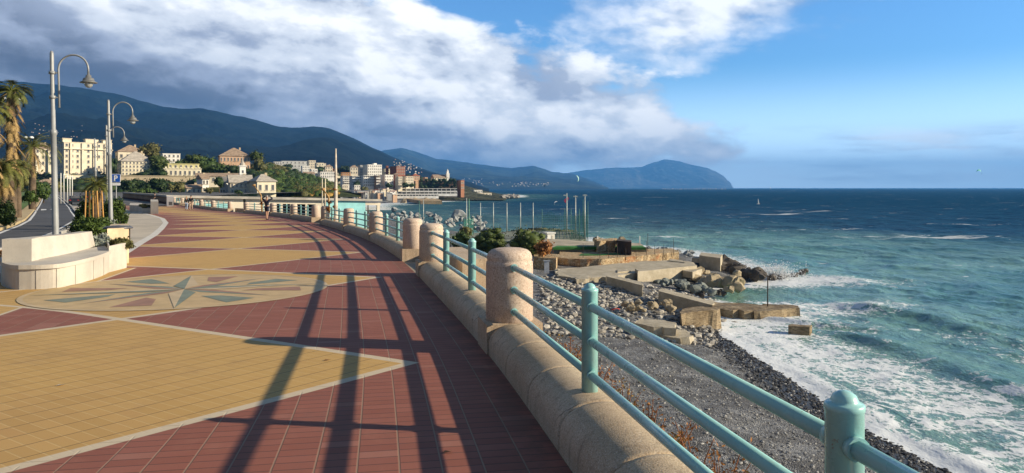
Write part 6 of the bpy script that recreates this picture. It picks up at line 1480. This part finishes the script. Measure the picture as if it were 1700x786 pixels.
single(mb, 'mesh_screen', mat('turquoise_mesh', (.16, .38, .32), .8, .25, 12, .6, 160), 'turquoise mesh screen strip just outside the near kerb', 'screen', fp((sa_+sb_)/2, -1))
# small things: scraps on the paving
for i, (px, py, l) in enumerate([(735,754,'single dry leaf on the red tiles near the kerb'), (92,642,'small pale scrap on the yellow tiles'), (537,600,'dry leaf near the tip of the yellow rhombus')]):
    p = gp(px, py); mb = MB(); mb.add([(0,0,.006),(.05,.01,.016),(.07,.04,.008),(.01,.035,.012),(.05,.012,.012),(.01,.037,.008)], [(0,1,2,3),(3,2,1,0)]); single(mb, 'dry_leaf', L_rust if i != 1 else W_cream, l, 'leaf', p, loc_coords=True)
p = zp(1022, 503, -9.6); mb = MB(); mb.blob((0, 0, .12), (.42, .3, .12), 2, .5, 2, seed=4); single(mb, 'red_cloth', mat('red_cloth', (.55, .06, .03), .8), 'bright red cloth lying on the shingle', 'cloth', (p.x, p.y, bz(p.x, p.y)), loc_coords=True)

# ------------------------------------------------------------------ people
m_skin = mat('skin', (.48, .28, .19), .6, .08, 3)
def person(loc, rz, h_, label, pose, tops, bottoms, hairc, hat=None):
    """one continuous skinned body; clothes are slightly larger skins over it"""
    s_ = h_/1.75; ro = root('person', label, 'person', loc, None, rz)
    J = {'pel': (0,0,.95), 'wai': (0,.01,1.12), 'che': (0,.015,1.33), 'nec': (0,.01,1.48), 'hd0': (0,-.01,1.58), 'hd1': (0,-.015,1.70)}
    Rd = {'pel': .135, 'wai': .12, 'che': .145, 'nec': .055, 'hd0': .082, 'hd1': .088}
    st = pose.get('stride', .0)
    for sg, n_ in ((-1, 'l'), (1, 'r')):
        f = st*sg
        J.update({n_+'hip': (sg*.09, 0, .90), n_+'kne': (sg*.10, -.03-f*.5, .50), n_+'ank': (sg*.10, .02-f*.9, .09), n_+'toe': (sg*.115, -.14-f*.9, .035)}); Rd.update({n_+'hip': .09, n_+'kne': .058, n_+'ank': .038, n_+'toe': .035})
        if pose.get('arms') == 'up': el_, wr_, ha_ = (sg*.42, -.06, 1.56), (sg*.17, -.10, 1.72), (sg*.10, -.12, 1.70)
        else: el_, wr_, ha_ = (sg*.25, .03+f*.25, 1.15), (sg*.25, -.10+f*.4, .93), (sg*.245, -.13+f*.45, .85)
        J.update({n_+'sho': (sg*.175, .01, 1.42), n_+'elb': el_, n_+'wri': wr_, n_+'han': ha_}); Rd.update({n_+'sho': .062, n_+'elb': .042, n_+'wri': .027, n_+'han': .032})
        w_, h2 = Vector(wr_), Vector(ha_); dd = (h2-w_).normalized(); sd_ = dd.cross(Vector((0, 1, 0)) if abs(dd.y) < .8 else Vector((0, 0, 1))).normalized()
        for q in range(4): J[n_+'f%d' % q] = tuple(h2+dd*(.075-.008*abs(q-1.4))+sd_*(q-1.5)*.02); Rd[n_+'f%d' % q] = .009
        J[n_+'th'] = tuple(h2+dd*.03-sd_*.06); Rd[n_+'th'] = .010
    E = [('pel','wai'),('wai','che'),('che','nec'),('nec','hd0'),('hd0','hd1')]
    for n_ in 'lr': E += [('pel',n_+'hip'),(n_+'hip',n_+'kne'),(n_+'kne',n_+'ank'),(n_+'ank',n_+'toe'),('che',n_+'sho'),(n_+'sho',n_+'elb'),(n_+'elb',n_+'wri'),(n_+'wri',n_+'han'),(n_+'han',n_+'th')]+[(n_+'han', n_+'f%d' % q) for q in range(4)]
    def skin(name, edges, m, grow=0, root_='pel', mn=0):
        ks = list(dict.fromkeys([k for e in edges for k in e])); me = bpy.data.meshes.new(name); me.from_pydata([tuple(Vector(J[k])*s_) for k in ks], [(ks.index(a), ks.index(b_)) for a, b_ in edges], [])
        o = bpy.data.objects.new(name, me); col.objects.link(o); o.parent = ro; md = o.modifiers.new('skin', 'SKIN'); me.materials.append(m)
        lay = me.skin_vertices[0].data if me.skin_vertices else None
        if lay is None:
            bm = bmesh.new(); bm.from_mesh(me); bm.verts.layers.skin.verify(); bm.to_mesh(me); bm.free(); lay = me.skin_vertices[0].data
        for i, k in enumerate(ks): r_ = max(Rd[k]+grow, mn)*s_; lay[i].radius = (r_, r_*(.78 if k in ('pel','wai','che') else 1)); lay[i].use_root = (k == root_)
        sb_ = o.modifiers.new('sub', 'SUBSURF'); sb_.levels = 1; sb_.render_levels = 2; return o
    skin('body', E, m_skin)
    T_ = [('pel','wai'),('wai','che')]+[e for n_ in 'lr' for e in (('che',n_+'sho'),(n_+'sho',n_+'elb'))]
    if tops[1]: T_ += [(n_+'elb', n_+'wri') for n_ in 'lr']
    skin('jacket', T_, tops[0], .022)
    B_ = [('pel',n_+'hip') for n_ in 'lr']
    if bottoms[1] == 'short':
        for n_ in 'lr': J[n_+'mid'] = tuple(Vector(J[n_+'hip']).lerp(Vector(J[n_+'kne']), .8)); Rd[n_+'mid'] = .078; B_ += [(n_+'hip', n_+'mid')]
        skin('shorts', B_, bottoms[0], .02)
    else:
        for n_ in 'lr': B_ += [(n_+'hip', n_+'kne'), (n_+'kne', n_+'ank')]
        skin('trousers', B_, bottoms[0], .016)
    for n_ in 'lr':
        mb = MB(); a = Vector(J[n_+'toe'])*s_; mb.blob(a+Vector((0, .05*s_, .005)), (.055*s_, .15*s_, .05*s_), 2, .05, 1); local(mb, 'shoe', m_blk, ro)
    hd = Vector(J['hd1'])*s_
    mb = MB(); mb.blob(hd+Vector((0, .03, .005))*s_, (.105*s_, .11*s_, .10*s_), 2, .06, 2); local(mb, 'hair', hairc, ro)
    mb = MB(); mb.blob(hd+Vector((0, -.10, -.03))*s_, (.014*s_, .02*s_, .022*s_), 1, 0, 1); local(mb, 'nose', m_skin, ro)
    for sg in (-1, 1): mb = MB(); mb.blob(hd+Vector((sg*.035, -.088, -.005))*s_, (.012*s_,)*3, 1, 0, 1); local(mb, 'eye', m_blk, ro)
    return ro
c_navy = mat('navy_cloth', (.025, .03, .055), .85, .15, 6); c_blk = mat('black_cloth', (.012, .012, .014), .85, .15, 6); c_jean = mat('pale_jeans', (.28, .36, .48), .85, .1, 6); c_tan = mat('tan_cloth', (.50, .36, .26), .85, .1, 5)
h_dark = mat('dark_hair', (.03, .02, .015), .7, .2, 8); h_blond = mat('blond_hair', (.40, .26, .11), .7, .2, 8); h_grey = mat('grey_hair', (.30, .28, .26), .7, .2, 8)
def at_px(px, py): p = gp(px, py); return (p.x, p.y, gz(p.y))
person(at_px(443, 365), R(172), 1.80, 'person in a navy jacket and shorts with both arms raised to the head', {'arms': 'up', 'stride': .16}, (c_navy, True), (c_navy, 'short'), h_grey)
person(at_px(309.5, 349), R(20), 1.68, 'left walker of the couple, dark top and pale jeans', {'stride': .2}, (c_blk, True), (c_jean, 'long'), h_blond)
person(at_px(317, 348.5), R(12), 1.80, 'right walker of the couple, black top and tan trousers', {'stride': -.22}, (c_blk, True), (c_tan, 'long'), h_dark)
person(at_px(257, 337.5), R(60), 1.72, 'distant person in black standing at the far balustrade', {'stride': .1}, (c_blk, True), (c_blk, 'long'), h_dark)
